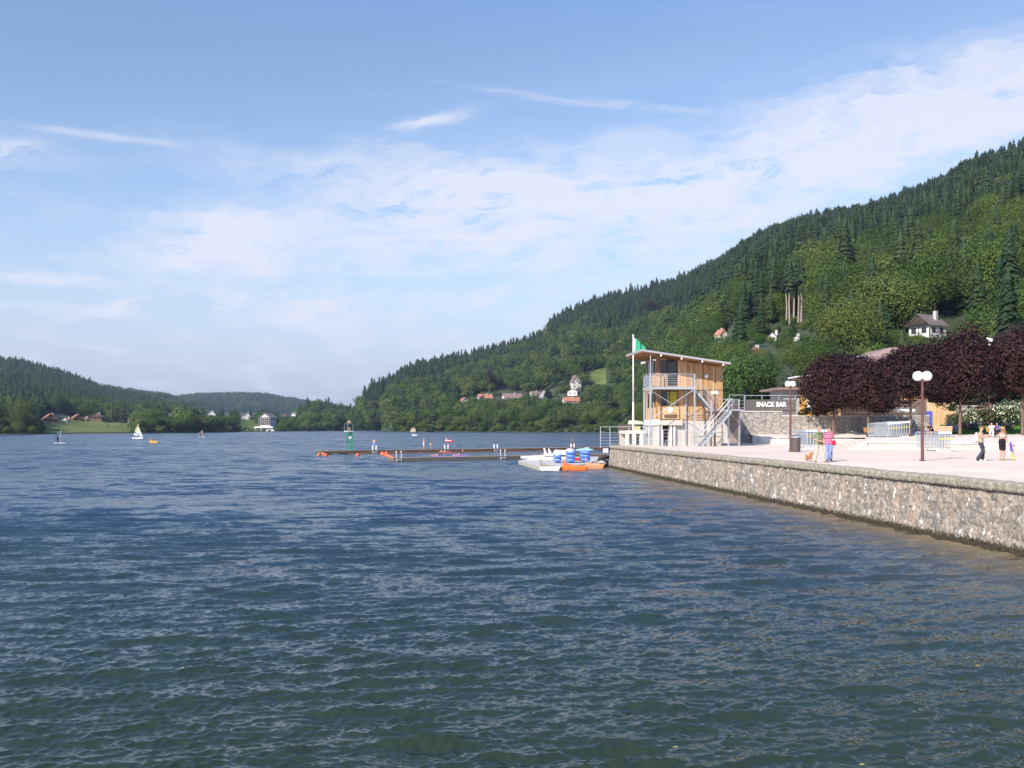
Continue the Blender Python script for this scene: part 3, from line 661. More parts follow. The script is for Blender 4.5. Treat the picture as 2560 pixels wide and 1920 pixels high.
ow = np_mesh('wall', Vq, grid_faces(len(zz), len(ss))[:, ::-1], m_quay, smooth=False); ow.parent = quay
col_attr(ow.data, 'stone', iv); col_attr(ow.data, 'joint', (1-edge)*.4)
# return wall at the far end of the quay
ee = np.arange(0, 3.6, .06); Eg, Zg2 = np.meshgrid(ee, zz); f1, f2, iv2 = worley(Eg+50, Zg2, .32, .26, 5); ed = np.clip((f2-f1)/.26, 0, 1)
Ve = np.stack([wallx(YE)+.1-(1.9-Zg2)*.14*(Eg < .05) - (1.9-Zg2)*.14*np.clip(1-Eg, 0, 1)*(Eg >= .05) + Eg - wallx(60), np.full_like(Eg, YE-60) + ed*.05, Zg2], -1).reshape(-1, 3)
oe = np_mesh('wall', Ve, grid_faces(len(zz), len(ee)), m_quay, smooth=False); oe.parent = quay; col_attr(oe.data, 'stone', iv2); col_attr(oe.data, 'joint', (1-ed)*.5)
m_cope = M('coping stone', (.29, .26, .205), rough=.95, var=.38, scale=7, bump=.7, spec=.2, detail=8)
b = MB(); y = -6.0; g = random.Random(4)
while y < YE - .05:
    L = g.uniform(.32, .62); y1 = min(y+L, YE); dz = g.uniform(-.012, .012); dx = g.uniform(-.02, .02); gap = .012
    n_ = 5; W = .52
    prof = [(-.06, 1.87), (-.09, 1.93), (-.085, 2.07), (-.05, 2.135), (.03, 2.165), (W-.03, 2.165), (W, 2.10), (W, 1.87)]
    ya, yb = y+gap, y1-gap; vs = []
    for yy_, e in ((ya, .018), (ya+.03, 0), (yb-.03, 0), (yb, .018)):
        for (px_, pz) in prof: vs.append((wallx(yy_) + px_ + dx + (e if px_ < .2 else -e), yy_, pz + dz - (e if pz > 2 else 0)))
    k = len(prof); fs = [(j*k+i, j*k+(i+1) % k, (j+1)*k+(i+1) % k, (j+1)*k+i) for j in range(3) for i in range(k)] + [tuple(range(k)), tuple(range(4*k-1, 3*k-1, -1))]
    b.add([(v[0]-wallx(60), v[1]-60, v[2]) for v in vs], [f[::-1] for f in fs]); y = y1
b.build('coping', m_cope, quay)
b = MB(); x = wallx(YE)+.45
while x < wallx(YE)+3.4:
    L = g.uniform(.4, .6); b.box(x-wallx(60), x+L-.02-wallx(60), YE-.45-60, YE+.06-60, 1.87, 2.16+g.uniform(-.01, .02)); x += L
b.build('coping', m_cope, quay, bevel=.02)

# ------------------------------------------------------------------ ground levels
def ground_mat(name, c, patch, rough=.95):
    m = M(name, c, rough=rough, var=.10, scale=.35, bump=0, spec=.15, detail=8); n, l = nt(m); b = n['Principled BSDF']
    src = b.inputs['Base Color'].links[0].from_socket; tc = n.new('ShaderNodeTexCoord')
    q = n.new('ShaderNodeTexNoise'); q.inputs['Scale'].default_value = .16; q.inputs['Detail'].default_value = 6; l.new(tc.outputs['Object'], q.inputs[0])
    mp = n.new('ShaderNodeMapping'); mp.inputs['Scale'].default_value = (.25, 1.6, 1); l.new(tc.outputs['Object'], mp.inputs[0]); l.new(mp.outputs[0], q.inputs[0])
    r = n.new('ShaderNodeMapRange'); r.inputs[1].default_value = .42; r.inputs[2].default_value = .66; r.inputs[4].default_value = .8; l.new(q.outputs['Fac'], r.inputs[0])
    mx = n.new('ShaderNodeMixRGB'); mx.inputs[2].default_value = (*patch, 1); l.new(r.outputs[0], mx.inputs[0]); l.new(src, mx.inputs[1])
    f = n.new('ShaderNodeTexNoise'); f.inputs['Scale'].default_value = 9; f.inputs['Detail'].default_value = 5; l.new(tc.outputs['Object'], f.inputs[0])
    bp = n.new('ShaderNodeBump'); bp.inputs['Strength'].default_value = .35; bp.inputs['Distance'].default_value = .02; l.new(f.outputs['Fac'], bp.inputs['Height']); l.new(bp.outputs[0], b.inputs['Normal'])
    sp = n.new('ShaderNodeTexNoise'); sp.inputs['Scale'].default_value = 3.5; sp.inputs['Detail'].default_value = 9; sp.inputs['Roughness'].default_value = .7; l.new(tc.outputs['Object'], sp.inputs[0])
    r3 = n.new('ShaderNodeMapRange'); r3.inputs[1].default_value = .3; r3.inputs[2].default_value = .7; r3.inputs[3].default_value = .88; r3.inputs[4].default_value = 1.1; l.new(sp.outputs['Fac'], r3.inputs[0])
    s2 = n.new('ShaderNodeVectorMath'); s2.operation = 'SCALE'; l.new(mx.outputs[0], s2.inputs[0]); l.new(r3.outputs[0], s2.inputs['Scale']); l.new(s2.outputs[0], b.inputs['Base Color'])
    return m
m_prom = ground_mat('pink gravel', (.72, .59, .47), (.64, .52, .405)); m_plaza = ground_mat('pale gravel', (.72, .62, .52), (.63, .54, .45))
m_conc = M('light concrete', (.50, .47, .43), rough=.85, var=.14, scale=1.2, bump=.2, detail=7); m_white = M('white masonry', (.66, .62, .56), rough=.7, var=.08, scale=2)
m_beach = ground_mat('beach sand', (.52, .44, .35), (.46, .40, .33))
b = MB().add([(wallx(-30)+.45, -30, 2.14), (75, -30, 2.14), (75, 78, 2.14), (75, 108, 2.14), (12.6, 108, 2.14), (12.6, YE-.1, 2.14), (wallx(YE-.1)+.45, YE-.1, 2.14)], [(0, 1, 2, 3, 4, 5, 6)])
tag(b.build('pavement', m_prom), kind='structure')
b = MB().add([(8.5, YE+.2, 1.15), (12.9, YE+.2, 1.3), (12.9, 112, 1.4), (24, 130, 2.0), (24, 150, 1.6), (14.5, 124, .3), (9.0, 103, .3)], [(0, 1, 2, 3, 4, 5, 6)]); tag(b.build('beach', m_beach), kind='structure')
MB_ = MB().box(12.45, 12.6, YE, 108, -1, 2.12); tag(MB_.build('retaining_wall', m_conc), 'plain concrete retaining wall behind the tower above the beach', 'wall')
def gz(x, y):
    a = 2.70 + .022*max(0, y-76); c = 2.72 + (y-97)*.042; t = min(max((x-34)/6, 0), 1); return c*(1-t) + a*t if y > 90 else (a if y < 76 else a)
b = MB(); xs_ = list(np.linspace(27.4, 75, 40)); ys_ = list(np.linspace(74.3, 97, 14)) + list(np.linspace(98, 110, 8))
Vp = []; ncx = 40
for y_ in ys_:
    x0 = 27.4 + (y_-74.3)*(35.7-27.4)/(97-74.3) if y_ <= 97 else 26.2
    for x_ in np.linspace(x0, 75, ncx): Vp.append((x_, y_, gz(x_, y_)))
tag(np_mesh('plaza', np.array(Vp), grid_faces(len(ys_), ncx), m_plaza), kind='structure')
front = [(27.4 + (75-27.4)*i/20, 74.31, z) for z in (2.1, gz(0, 74.3)-.004) for i in range(21)]
tag(np_mesh('plaza', np.array(front), grid_faces(2, 21), m_plaza), kind='structure')
front = [(26.2 + (36-26.2)*i/20, 97.3, z) for z in (2.1, 2.715) for i in range(21)]
tag(np_mesh('plaza', np.array(front), grid_faces(2, 21), m_plaza), kind='structure')
# steps up the left side of the plaza
st = MB()
for k in range(4):
    o = 1.5 - k*.36; z1 = 2.14 + .14*(k+1)
    yf = 73.85 + .11*k; yb = 97 + .02*k; st.hexa([(27.4-o, yf, 2.0), (27.44+.002*k, yf, 2.0), (36.1+.01*k, yb, 2.0), (35.7-o*1.9, yb, 2.0)], [(27.4-o, yf, z1), (27.44+.002*k, yf, z1), (36.1+.01*k, yb, z1+.003), (35.7-o*1.9, yb, z1+.003)])
tag(st.build('steps', m_plaza), 'shallow wide steps climbing to the plaza at its left side', 'steps')
m_low = stone_mat('pale plaza stone', [(.62,.53,.44),(.70,.62,.52),(.55,.46,.38),(.66,.57,.47)], (.60,.54,.46))
def low_wall(x0, x1, y, h0, h1, label):
    r = thing('low_wall', ((x0+x1)/2, y, 2.14), label, 'wall'); cx = (x0+x1)/2
    s = np.arange(x0, x1, .06); z = np.linspace(0, 1, 12); A, B = np.meshgrid(s, z); H = h0 + (h1-h0)*(A-x0)/(x1-x0) - .1
    f1, f2, iv = worley(A, B*.5, .35, .22, 8); e = np.clip((f2-f1)/.2, 0, 1)
    o = np_mesh('stonework', np.stack([A-cx, -.0-e*.03+0*A, B*H], -1).reshape(-1, 3), grid_faces(12, len(s)), m_low, smooth=False); o.parent = r; col_attr(o.data, 'stone', iv); col_attr(o.data, 'joint', 1-e)
    MB().hexa([(x0-cx-.05, -.09, h0-.12), (x1-cx+.05, -.09, h1-.12), (x1-cx+.05, .5, h1-.12), (x0-cx-.05, .5, h0-.12)], [(x0-cx-.05, -.09, h0), (x1-cx+.05, -.09, h1), (x1-cx+.05, .5, h1), (x0-cx-.05, .5, h0)]).build('coping', m_white, r, bevel=.015)
    return r
low_wall(27.45, 36.3, 74.0, .64, .55, 'long low stone wall with white coping behind the nearest lamp post')
low_wall(38.7, 48, 74.0, .52, .48, 'low stone wall with white coping cut by the right edge of the photo')
low_wall(29.5, 34.6, 97.2, .58, .55, 'short low white-topped wall behind the strolling couple')
r = thing('ramp_wall', (27, 99, 2.14), 'white wedge-shaped ramp wall sloping down beside the waste bin', 'wall')
MB().hexa([(-1.5, -.4, 0), (3.2, -3.6, 0), (3.6, -3.0, 0), (-1.2, 4.0, 0)], [(-1.5, -.4, .82), (3.2, -3.6, .10), (3.6, -3.0, .12), (-1.2, 4.0, .84)]).build('ramp', m_white, r)
MB().hexa([(-1.3, 0, 0), (3.6, -3.1, 0), (8, -1.6, 0), (8, 5, 0)], [(-1.3, 0, .80), (3.6, -3.1, .11), (8, -1.6, .56), (8, 5, .60)]).build('ramp_surface', m_plaza, r)

# ------------------------------------------------------------------ terrace wall behind the plaza
m_form = stone_mat('split stone wall', [(.33,.30,.27),(.37,.34,.30),(.30,.27,.245),(.35,.315,.28)], (.10,.088,.08), noise=3, nv=.10)
def form_wall(x0, x1, y, ztop, zbot, label, cap=m_conc):
    r = thing('stone_wall', ((x0+x1)/2, y, zbot), label, 'wall'); cx = (x0+x1)/2; s = np.arange(x0, x1+.04, .045); z = np.arange(zbot, ztop, .045); A, B = np.meshgrid(s, z)
    wob = .16*np.sin(A*1.7+B*.6) + .1*np.sin(A*4.1+2)
    f1, f2, iv = worley(A, B+wob, .78, .42, 12); e = np.clip((f2-f1)/.10, 0, 1); e = e*e*(3-2*e)
    o = np_mesh('stonework', np.stack([A-cx, -e*.07-iv*.04, B-zbot], -1).reshape(-1, 3), grid_faces(len(z), len(s)), m_form, smooth=False); o.parent = r; col_attr(o.data, 'stone', iv); col_attr(o.data, 'joint', 1-e)
    MB().box(x0-cx, x1-cx, -.16, .35, ztop-zbot-.04, ztop-zbot+.07).build('coping', cap, r)
    MB().box(x0-cx, x1-cx, .01, .34, 0, ztop-zbot-.045).build('core', m_conc, r)
    return r
form_wall(25.3, 29.75, 106, 5.62, 2.1, 'higher grey stone wall under the snack bar sign')
form_wall(29.76, 46.0, 106, 5.12, 2.1, 'long grey stone wall behind the benches and purple maples')
b = MB().add([(22.5, 106.3, 5.1), (46, 106.3, 5.1), (46, 114.2, 5.1), (90, 114.2, 5.1), (160, 200, 5.2), (24, 200, 5.2)], [(0, 1, 2, 3, 4, 5)]); tag(b.build('terrace_ground', m_conc), kind='structure')
tag(MB().box(22.5, 25.29, 105.8, 106.2, 2.0, 5.08).build("side_wall", m_conc), "plain side wall in shade beside the slatted stair screen", "wall")
# ------------------------------------------------------------------ materials of the tower
def plank_mat(name, cols, w, axis=0, rough=.6, gaps=True):
    m = bpy.data.materials.new(name); m.use_nodes = True; n, l = nt(m); b = n['Principled BSDF']; b.inputs['Roughness'].default_value = rough; b.inputs['Specular IOR Level'].default_value = .3
    tc = n.new('ShaderNodeTexCoord'); sp = n.new('ShaderNodeSeparateXYZ'); l.new(tc.outputs['Object'], sp.inputs[0])
    src = sp.outputs[axis]
    if axis == 0:
        ad = n.new('ShaderNodeMath'); ad.operation = 'ADD'; l.new(sp.outputs[0], ad.inputs[0]); l.new(sp.outputs[1], ad.inputs[1]); src = ad.outputs[0]
    dv = n.new('ShaderNodeMath'); dv.operation = 'DIVIDE'; dv.inputs[1].default_value = w; l.new(src, dv.inputs[0])
    fl = n.new('ShaderNodeMath'); fl.operation = 'FLOOR'; l.new(dv.outputs[0], fl.inputs[0]); wn = n.new('ShaderNodeTexWhiteNoise'); wn.noise_dimensions = '1D'; l.new(fl.outputs[0], wn.inputs['W'])
    rp = n.new('ShaderNodeValToRGB'); e = rp.color_ramp.elements
    while len(e) < len(cols): e.new(.5)
    for i, c in enumerate(cols): e[i].position = i/(len(cols)-1); e[i].color = (*c, 1)
    l.new(wn.outputs['Value'], rp.inputs[0])
    mp = n.new('ShaderNodeMapping'); mp.inputs['Scale'].default_value = (9, 9, .7) if axis == 0 else (.7, .7, 9); l.new(tc.outputs['Object'], mp.inputs[0])
    no = n.new('ShaderNodeTexNoise'); no.inputs['Scale'].default_value = 1.5; no.inputs['Detail'].default_value = 5; l.new(mp.outputs[0], no.inputs[0])
    mr = n.new('ShaderNodeMapRange'); mr.inputs[1].default_value = .3; mr.inputs[2].default_value = .7; mr.inputs[3].default_value = .8; mr.inputs[4].default_value = 1.18; l.new(no.outputs['Fac'], mr.inputs[0])
    v = mr.outputs[0]
    if gaps:
        fr = n.new('ShaderNodeMath'); fr.operation = 'FRACT'; l.new(dv.outputs[0], fr.inputs[0]); gt = n.new('ShaderNodeMath'); gt.operation = 'GREATER_THAN'; gt.inputs[1].default_value = .1; l.new(fr.outputs[0], gt.inputs[0])
        g2 = n.new('ShaderNodeMath'); g2.operation = 'MULTIPLY_ADD'; g2.inputs[1].default_value = .55; g2.inputs[2].default_value = .45; l.new(gt.outputs[0], g2.inputs[0])
        mu = n.new('ShaderNodeMath'); mu.operation = 'MULTIPLY'; l.new(v, mu.inputs[0]); l.new(g2.outputs[0], mu.inputs[1]); v = mu.outputs[0]
    sc = n.new('ShaderNodeVectorMath'); sc.operation = 'SCALE'; l.new(rp.outputs[0], sc.inputs[0]); l.new(v, sc.inputs['Scale']); l.new(sc.outputs[0], b.inputs['Base Color'])
    return m
WOODC = [(.37,.205,.10),(.49,.30,.155),(.42,.25,.125),(.60,.42,.25),(.28,.145,.065),(.47,.28,.145)]
m_larch = plank_mat('larch cladding', WOODC, .14)
m_ply = M('pale plywood', (.60, .40, .24), var=.1, scale=3, stretch=(1, 1, 5)); m_beam = M('glulam beam', (.44, .22, .09), var=.12, scale=3)
m_steel = M('galvanised steel', (.42, .45, .48), rough=.45, metal=.35, var=.1, scale=8); m_gsteel = m_steel
m_roofm = M('grey zinc', (.40, .39, .42), rough=.5, metal=.2, var=.06); m_frame = M('aubergine frame', (.045, .015, .03), rough=.4)
m_glass = M('dark glazing', (.015, .02, .02), rough=.04, var=.02, spec=.8); m_yel = M('yellow panel and pane reflection', (.42, .36, .03), rough=.5); m_globe = M('white globe', (.85, .85, .85), rough=.25, var=.01)
m_dark = M('dark opening', (.02, .02, .02)); m_bwood = M('dark brown slat', (.12, .075, .055), var=.25, scale=3, stretch=(.3, .3, 4)); m_wconc = M('whitewashed concrete', (.72, .69, .62), var=.1, scale=1.5)
m_sconc = M('smooth concrete', (.52, .49, .44), var=.10, scale=.9, bump=.15)

RZT = math.atan(.0925)
T = thing('watch_tower', (12.8, 88.7, 2.14), 'three-level lakeside watch tower clad in larch with a sloping overhanging roof and outside stair', 'tower', None, RZT)
hu = lambda X: .98 + (X-545)*.00719
hf = lambda Y: 11.08 - .00704*Y
pu = lambda X: (X-455)*.0069
ph_ = lambda Y: 10.90 - .006906*Y
uL, uR, vF, vB = .98, 7.35, 1.6, 6.3
def rooft(u): return 8.9 - .141*(u+.9)
# lower plinth with openings
zc = hf(1240)
b = MB(); b.box(hu(870), uR, vF, vB, -.1, zc).box(uL, uL+.45, vF, vB, -.1, zc); b.box(uL+.451, hu(605), vF+.02, vF+.45, -.1, zc).box(hu(705), hu(869), vF+.02, vF+.45, -.1, zc).box(hu(606), hu(704), vF+.02, vF+.45, hf(1300), zc)
b.box(uL+.451, hu(869), vB-.3, vB-.01, -.1, zc).build('plinth', m_sconc, T)
MB().box(uL-.02, hu(600), vF-.10, vF-.005, hf(1290), hf(1222)).box(uL-.12, uL-.005, vF-.1, vB, hf(1300), hf(1222)).build('white_band', m_wconc, T)
MB().box(hu(590), hu(872), vF-.45, vF-.006, hf(1300), hf(1232)).build('canopy_slab', m_sconc, T)
MB().box(hu(606), hu(704), vF+.5, vF+.55, 0, hf(1300)).build('doorway', m_dark, T)
for X in (565, 588, 712, 760): MB().box(hu(X), hu(X)+.16, vF-.3, vF-.12, 0, hf(1302)).build('pillar', m_wconc, T)
# timber body
def roof_quad(u0, u1, v0, v1, z0, drop=.27):
    return MB().hexa([(u0, v0, z0), (u1, v0, z0), (u1, v1, z0), (u0, v1, z0)], [(u0, v0, rooft(u0)-drop), (u1, v0, rooft(u1)-drop), (u1, v1, rooft(u1)-drop), (u0, v1, rooft(u0)-drop)])
z7 = hf(828)
walls = MB()
def cut_wall(b, u0, u1, z0, z1, holes, v0, v1):    # wall of boxes round rectangular holes
    xs = sorted({u0, u1, *[h[0] for h in holes], *[h[1] for h in holes]})
    for a, c in zip(xs[:-1], xs[1:]):
        hs = sorted([h for h in holes if h[0] <= a+1e-6 and h[1] >= c-1e-6], key=lambda h: h[2]); z = z0
        for h in hs: b.box(a, c, v0, v1, z, h[2]); z = h[3]
        if z1 == 'roof': b.v, b.f = (lambda q: (q.v, q.f))(b.add(*(lambda m: (m.v, m.f))(roof_quad(a, c, v0, v1, z))))
        else: b.box(a, c, v0, v1, z, z1)
win_u = (hu(592), hu(690), hf(605), hf(425)); door = (hu(690), hu(825), hf(778), hf(415)); win_l = (hu(600), hu(832), hf(1038), hf(838))
cut_wall(walls, uL, uR, zc, z7-.03, [win_l], vF, vF+.18)
cut_wall(walls, uL, uR, z7+.03, 'roof', [win_u, door], vF+.002, vF+.18)
walls.build('front_cladding', m_larch, T)
MB().box(uL+.02, uR-.02, vF+.06, vF+.16, z7-.029, z7+.029).build('shadow_joint', m_dark, T)
# left flank: posts and glazed bays, panels below
fl = MB()
for zb_, zt_ in ((zc, z7-.03), (z7+.03, 8.35)):
    for v in (vF+.19, 2.9, 4.3, 5.75): fl.box(uL+.003, uL+.2, v, v+.30, zb_, zt_)
    fl.box(uL+.006, uL+.19, vF+.2, vB-.2, zt_-.22, zt_-.002)
fl.build('flank_posts', m_larch, T)
MB().box(uL+.03, uL+.1, vF+.49, vB-.3, zc+.002, hf(1060)).box(uL+.03, uL+.1, vF+.49, vB-.3, z7+.032, hf(625)).build('flank_panel', m_ply, T)
for v0_, v1_ in ((vF+.49, 2.9), (3.2, 4.3), (4.6, 5.75)):
    for a, c in ((hf(1060), z7-.25), (hf(625), 8.12)): MB().box(uL+.08, uL+.11, v0_, v1_, a+.003, c).build('window', m_glass, T)
roof_quad(uR-.18, uR, vF+.181, vB, zc).build('side_cladding', m_larch, T)
roof_quad(uL, uR-.181, vB-.18, vB, zc).build('back_cladding', m_larch, T)
MB().box(uL+.2, uR-.2, vF+.2, vB-.2, z7-.12, z7+.05).build('floor_slab', m_sconc, T)
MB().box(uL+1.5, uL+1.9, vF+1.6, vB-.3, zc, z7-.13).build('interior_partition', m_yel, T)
def glazed(u0, u1, z0, z1, v, name='window', divs=1, frame=.07, mat=m_glass, yel=None):
    o = MB(); f = frame
    o.box(u0, u0+f, v-.04, v+.04, z0, z1).box(u1-f, u1, v-.04, v+.04, z0, z1).box(u0+f+.001, u1-f-.001, v-.04, v+.04, z0, z0+f).box(u0+f+.001, u1-f-.001, v-.04, v+.04, z1-f, z1)
    for i in range(1, divs): x = u0+(u1-u0)*i/divs; o.box(x-f/2, x+f/2, v-.04, v+.04, z0+f+.001, z1-f-.001)
    w = o.build(name, m_frame, T); MB().box(u0+f, u1-f, v-.008, v+.008, z0+f, z1-f).build('pane', mat, w); return w
glazed(*win_u, vF+.09); wl_ = glazed(*win_l, vF+.09, divs=2); MB().box(hu(722), hu(822), vF+.07, vF+.08, hf(1026), hf(850)).build('pane_reflection', m_yel, wl_); MB().box(hu(690), hu(708), vF+.07, vF+.08, hf(1026), hf(850)).build('pane_reflection', m_yel, wl_)  # yellow-green reflection in the window, laid on as coloured sheets
dw = glazed(*door, vF+.09, name='door', frame=.13)
MB().cyl((door[0]+.2, vF+.03, door[2]+1.05), (door[0]+.2, vF+.03, door[2]+1.2), .015).build('handle', m_steel, dw)
MB().box(hu(595), hu(655), vF+.12, vF+.14, hf(1030), hf(845)).box(hu(665), hu(690), vF+.12, vF+.14, hf(1030), hf(845)).box(hu(712), hu(826), vF+.12, vF+.14, hf(1030), hf(845))
MB().box(hu(560), hu(838), vF-.16, vF-.004, hf(1216), hf(1052)).build('counter_panel', plank_mat('honey planks', [(.58,.36,.19),(.66,.44,.26),(.52,.31,.16)], .1), T)
MB().box(hu(640), hu(806), vF-.22, vF-.161, hf(1200), hf(1156)).build('vent', m_bwood, T)
MB().cyl((hu(718), vF-.161, hf(1096)), (hu(718), vF-.20, hf(1096)), .25, n=24).build('round_plate', m_globe, T)
MB().box(hu(852), hu(930), vF-.03, vF-.001, hf(1236), hf(835)).box(hu(828), hu(940), vF-.03, vF-.001, hf(812), hf(430)).build('door_shutter', plank_mat('wide planks', [(.58,.34,.17),(.64,.40,.22)], .3), T)
for X, Y in ((1203, 640), (1217, 1068)): MB().ball((hu(X), vF-.16, hf(Y)), .19).cyl((hu(X), vF-.05, hf(Y)), (hu(X), vF, hf(Y)), .1).build('wall_lamp', m_globe, T, smooth=True)
# roof
u0, u1, v0, v1 = -.9, 7.45, -.4, 6.4
rf = MB().hexa([(u0, v0, rooft(u0)-.10), (u1, v0, rooft(u1)-.10), (u1, v1, rooft(u1)-.10), (u0, v1, rooft(u0)-.10)], [(u0, v0, rooft(u0)), (u1, v0, rooft(u1)), (u1, v1, rooft(u1)), (u0, v1, rooft(u0))])
rf = rf.build('roof', m_roofm, T)
b = MB().hexa([(u0-.02, v0-.03, rooft(u0)-.15), (u1+.02, v0-.03, rooft(u1)-.15), (u1+.02, v0+.0, rooft(u1)-.15), (u0-.02, v0+.0, rooft(u0)-.15)], [(u0-.02, v0-.03, rooft(u0)+.02), (u1+.02, v0-.03, rooft(u1)+.02), (u1+.02, v0+.0, rooft(u1)+.02), (u0-.02, v0+.0, rooft(u0)+.02)])
b.box(u0-.03, u0-.001, v0+.01, v1, rooft(u0)-.19, rooft(u0)+.02).build('fascia', m_roofm, rf)
MB().hexa([(u0+.03, v0+.03, rooft(u0)-.17), (u1-.03, v0+.03, rooft(u1)-.17), (u1-.03, v1-.03, rooft(u1)-.17), (u0+.03, v1-.03, rooft(u0)-.17)], [(u0+.03, v0+.03, rooft(u0)-.102), (u1-.03, v0+.03, rooft(u1)-.102), (u1-.03, v1-.03, rooft(u1)-.102), (u0+.03, v1-.03, rooft(u0)-.102)]).build('soffit', m_beam, rf)
for X, Y in ((570, 355), (850, 400), (1133, 437), (1422, 478)):
    u = pu(X)+.1
    MB().box(u-.06, u+.06, v0+.05, vF+.3, rooft(u)-.36, rooft(u)-.175).build('beam', m_beam, rf); MB().box(u-.065, u+.065, v0+.0, v0+.049, rooft(u)-.37, rooft(u)-.19).build('beam_cap', m_globe, rf)
for v in (.9, 2.6, 4.4, 6.0): MB().hexa([(u0+.1, v, rooft(u0)-.38), (uL+.1, v, rooft(uL)-.38), (uL+.1, v+.1, rooft(uL)-.38), (u0+.1, v+.1, rooft(u0)-.38)], [(u0+.1, v, rooft(u0)-.175), (uL+.1, v, rooft(uL)-.175), (uL+.1, v+.1, rooft(uL)-.175), (u0+.1, v+.1, rooft(u0)-.175)]).build('beam', m_beam, rf)
MB().box(pu(505), pu(545), .3, .5, 7.95, 8.05).cyl((pu(395), .5, 7.75), (pu(345), .4, 7.7), .09, n=10).build('floodlight', m_globe, T)
# balcony
dz = ph_(785); db = ph_(818)
dk = MB().box(-.08, 4.2, -.02, vF-.01, dz-.06, dz).box(-.08, uL-.01, vF-.009, 2.5, dz-.06, dz).build('balcony', m_steel, T)
b = MB().box(-.1, 4.22, -.1, -.021, db, dz-.02).box(-.16, -.081, -.1, 2.5, db, dz-.02)
for u in (.8, 1.5, 2.2, 2.9, 3.6): b.box(u, u+.08, -.0, vF-.02, db+.03, dz-.061)
b.build('deck_beam', m_steel, dk)
def rail(pts, zs, name='railing', r=.018, top=.03, posts=True, parent=T, hb=0, infill=0, mat=None):
    b = MB()
    for p, q in zip(pts[:-1], pts[1:]):
        for i, z in enumerate(zs): b.cyl((p[0], p[1], p[2]+z), (q[0], q[1], q[2]+z), top if i == len(zs)-1 else r, n=6)
        if infill:
            L = math.dist(p[:2], q[:2]); n_ = int(L/infill)
            for i in range(1, n_): t = i/n_; x, y, z = [p[k]+(q[k]-p[k])*t for k in range(3)]; b.cyl((x, y, z+zs[0]), (x, y, z+zs[-1]), .008, n=5)
    if posts:
        for p in pts: b.bar((p[0], p[1], p[2]+hb), (p[0], p[1], p[2]+zs[-1]), .05)
    return b.build(name, mat or m_steel, parent)
rl = rail([(-.08, 2.4, dz), (-.08, .0, dz), (pu(545)+.05, -.05, dz), (pu(680), -.05, dz), (pu(850), -.05, dz), (4.12, -.05, dz)], [.12, .28, .44, .60, .76, .92, 1.08, 1.2], parent=dk)
MB().box(.02, pu(550), .03, .06, dz+.06, dz+1.0).build('privacy_panel', m_ply, dk); MB().box(-.05, -.02, .1, 2.35, dz+.06, dz+1.0).build('privacy_panel', m_steel, dk)
MB().box(pu(600), pu(685), vF-.2, vF-.17, dz+.05, dz+1.05).build('privacy_panel', m_ply, dk)
# columns
for (u, v, z, w) in ((0, 0, dz, .13), (-.05, 2.4, dz-.05, .13), (4.15, 0, dz+1.2, .13), (3.72, 1.45, db, .13), (pu(1283), -.15, 4.25, .13), (pu(1518), -.15, 4.3, .13), (pu(1662), -.15, 4.3, .13)):
    MB().box(u-w/2, u+w/2, v-w/2, v+w/2, -.05, z-.001).build('column', m_steel, T)
MB().cyl((0, 0, dz+.01), (0, 0, rooft(0)-.2), .045).build('column', m_steel, T)
for a, c in (((480, 850), (1045, 1195)), ((1040, 825), (490, 1195))):
    MB().cyl((pu(a[0]), -.02, ph_(a[1])), (pu(c[0]), -.02, ph_(c[1])), .03, n=6).build('cross_brace', m_steel, T)
# upper flight: deck to landing
lz = 3.38; lu0, lu1 = pu(1283), pu(1662)
def flight(ua, za, ub, zb, v0, v1, n_, name='stair'):
    b = MB(); L = math.hypot(ub-ua, zb-za)
    for v in (v0, v1): b.hexa([(ua, v, za-.30), (ub, v, zb-.30), (ub, v+.05, zb-.30), (ua, v+.05, za-.30)] if ub > ua else [(ub, v, zb-.30), (ua, v, za-.30), (ua, v+.05, za-.30), (ub, v+.05, zb-.30)],
                              [(ua, v, za-.02), (ub, v, zb-.02), (ub, v+.05, zb-.02), (ua, v+.05, za-.02)] if ub > ua else [(ub, v, zb-.02), (ua, v, za-.02), (ua, v+.05, za-.02), (ub, v+.05, zb-.02)])
    s = b.build(name, m_steel, T); t = MB()
    for i in range(1, n_): f = i/n_; u = ua+(ub-ua)*f; z = za+(zb-za)*f; t.box(u-.14, u+.14, v0+.06, v1-.01, z-.12, z-.08)
    t.build('tread', m_steel, s); return s
s1 = flight(4.2, dz, lu0+.35, lz, .3, 1.35, 13)
rail([(4.22, .25, dz), (lu0+.35, .25, lz)], [.35, .6, .85, 1.05], parent=s1)
s2 = flight(pu(1505), lz, pu(1085), 0.06, -1.45, -.35, 18)
for v in (-1.48, -.3): rail([(pu(1505), v, lz), (pu(1290), v, lz-1.66), (pu(1085), v, .05)], [.5, 1.02], parent=s2, r=.022, top=.035, mat=m_roofm)
ld = MB().box(lu0, lu1+.05, -.2, 1.45, lz-.12, lz).build('landing', m_steel, T); MB().box(pu(1518), lu1, -1.45, -.21, lz-.12, lz-.003).build('landing', m_steel, T)
rail([(lu0, -.2, lz), (pu(1518), -.2, lz)], [.3, .6, .95], parent=ld); rail([(pu(1518), -.24, lz), (lu1, -.24, lz)], [.5, .75, .95], parent=ld)
rail([(4.2, 1.42, 2.55), (lu0, 1.42, 2.55), (pu(1518), 1.42, 2.55)], [0, .25, .45], name='guard_wires')
rail([(4.2, 1.2, .1), (lu0, 1.2, .1), (pu(1518), 1.2, .1)], [.1, .6, 1.15], name='guard_wires')
b = MB(); z = .28
while z < 3.85: b.box(pu(1527), pu(1655), -.22, -.17, z, z+.075); z += .115
b.build('slat_screen', m_bwood, T)
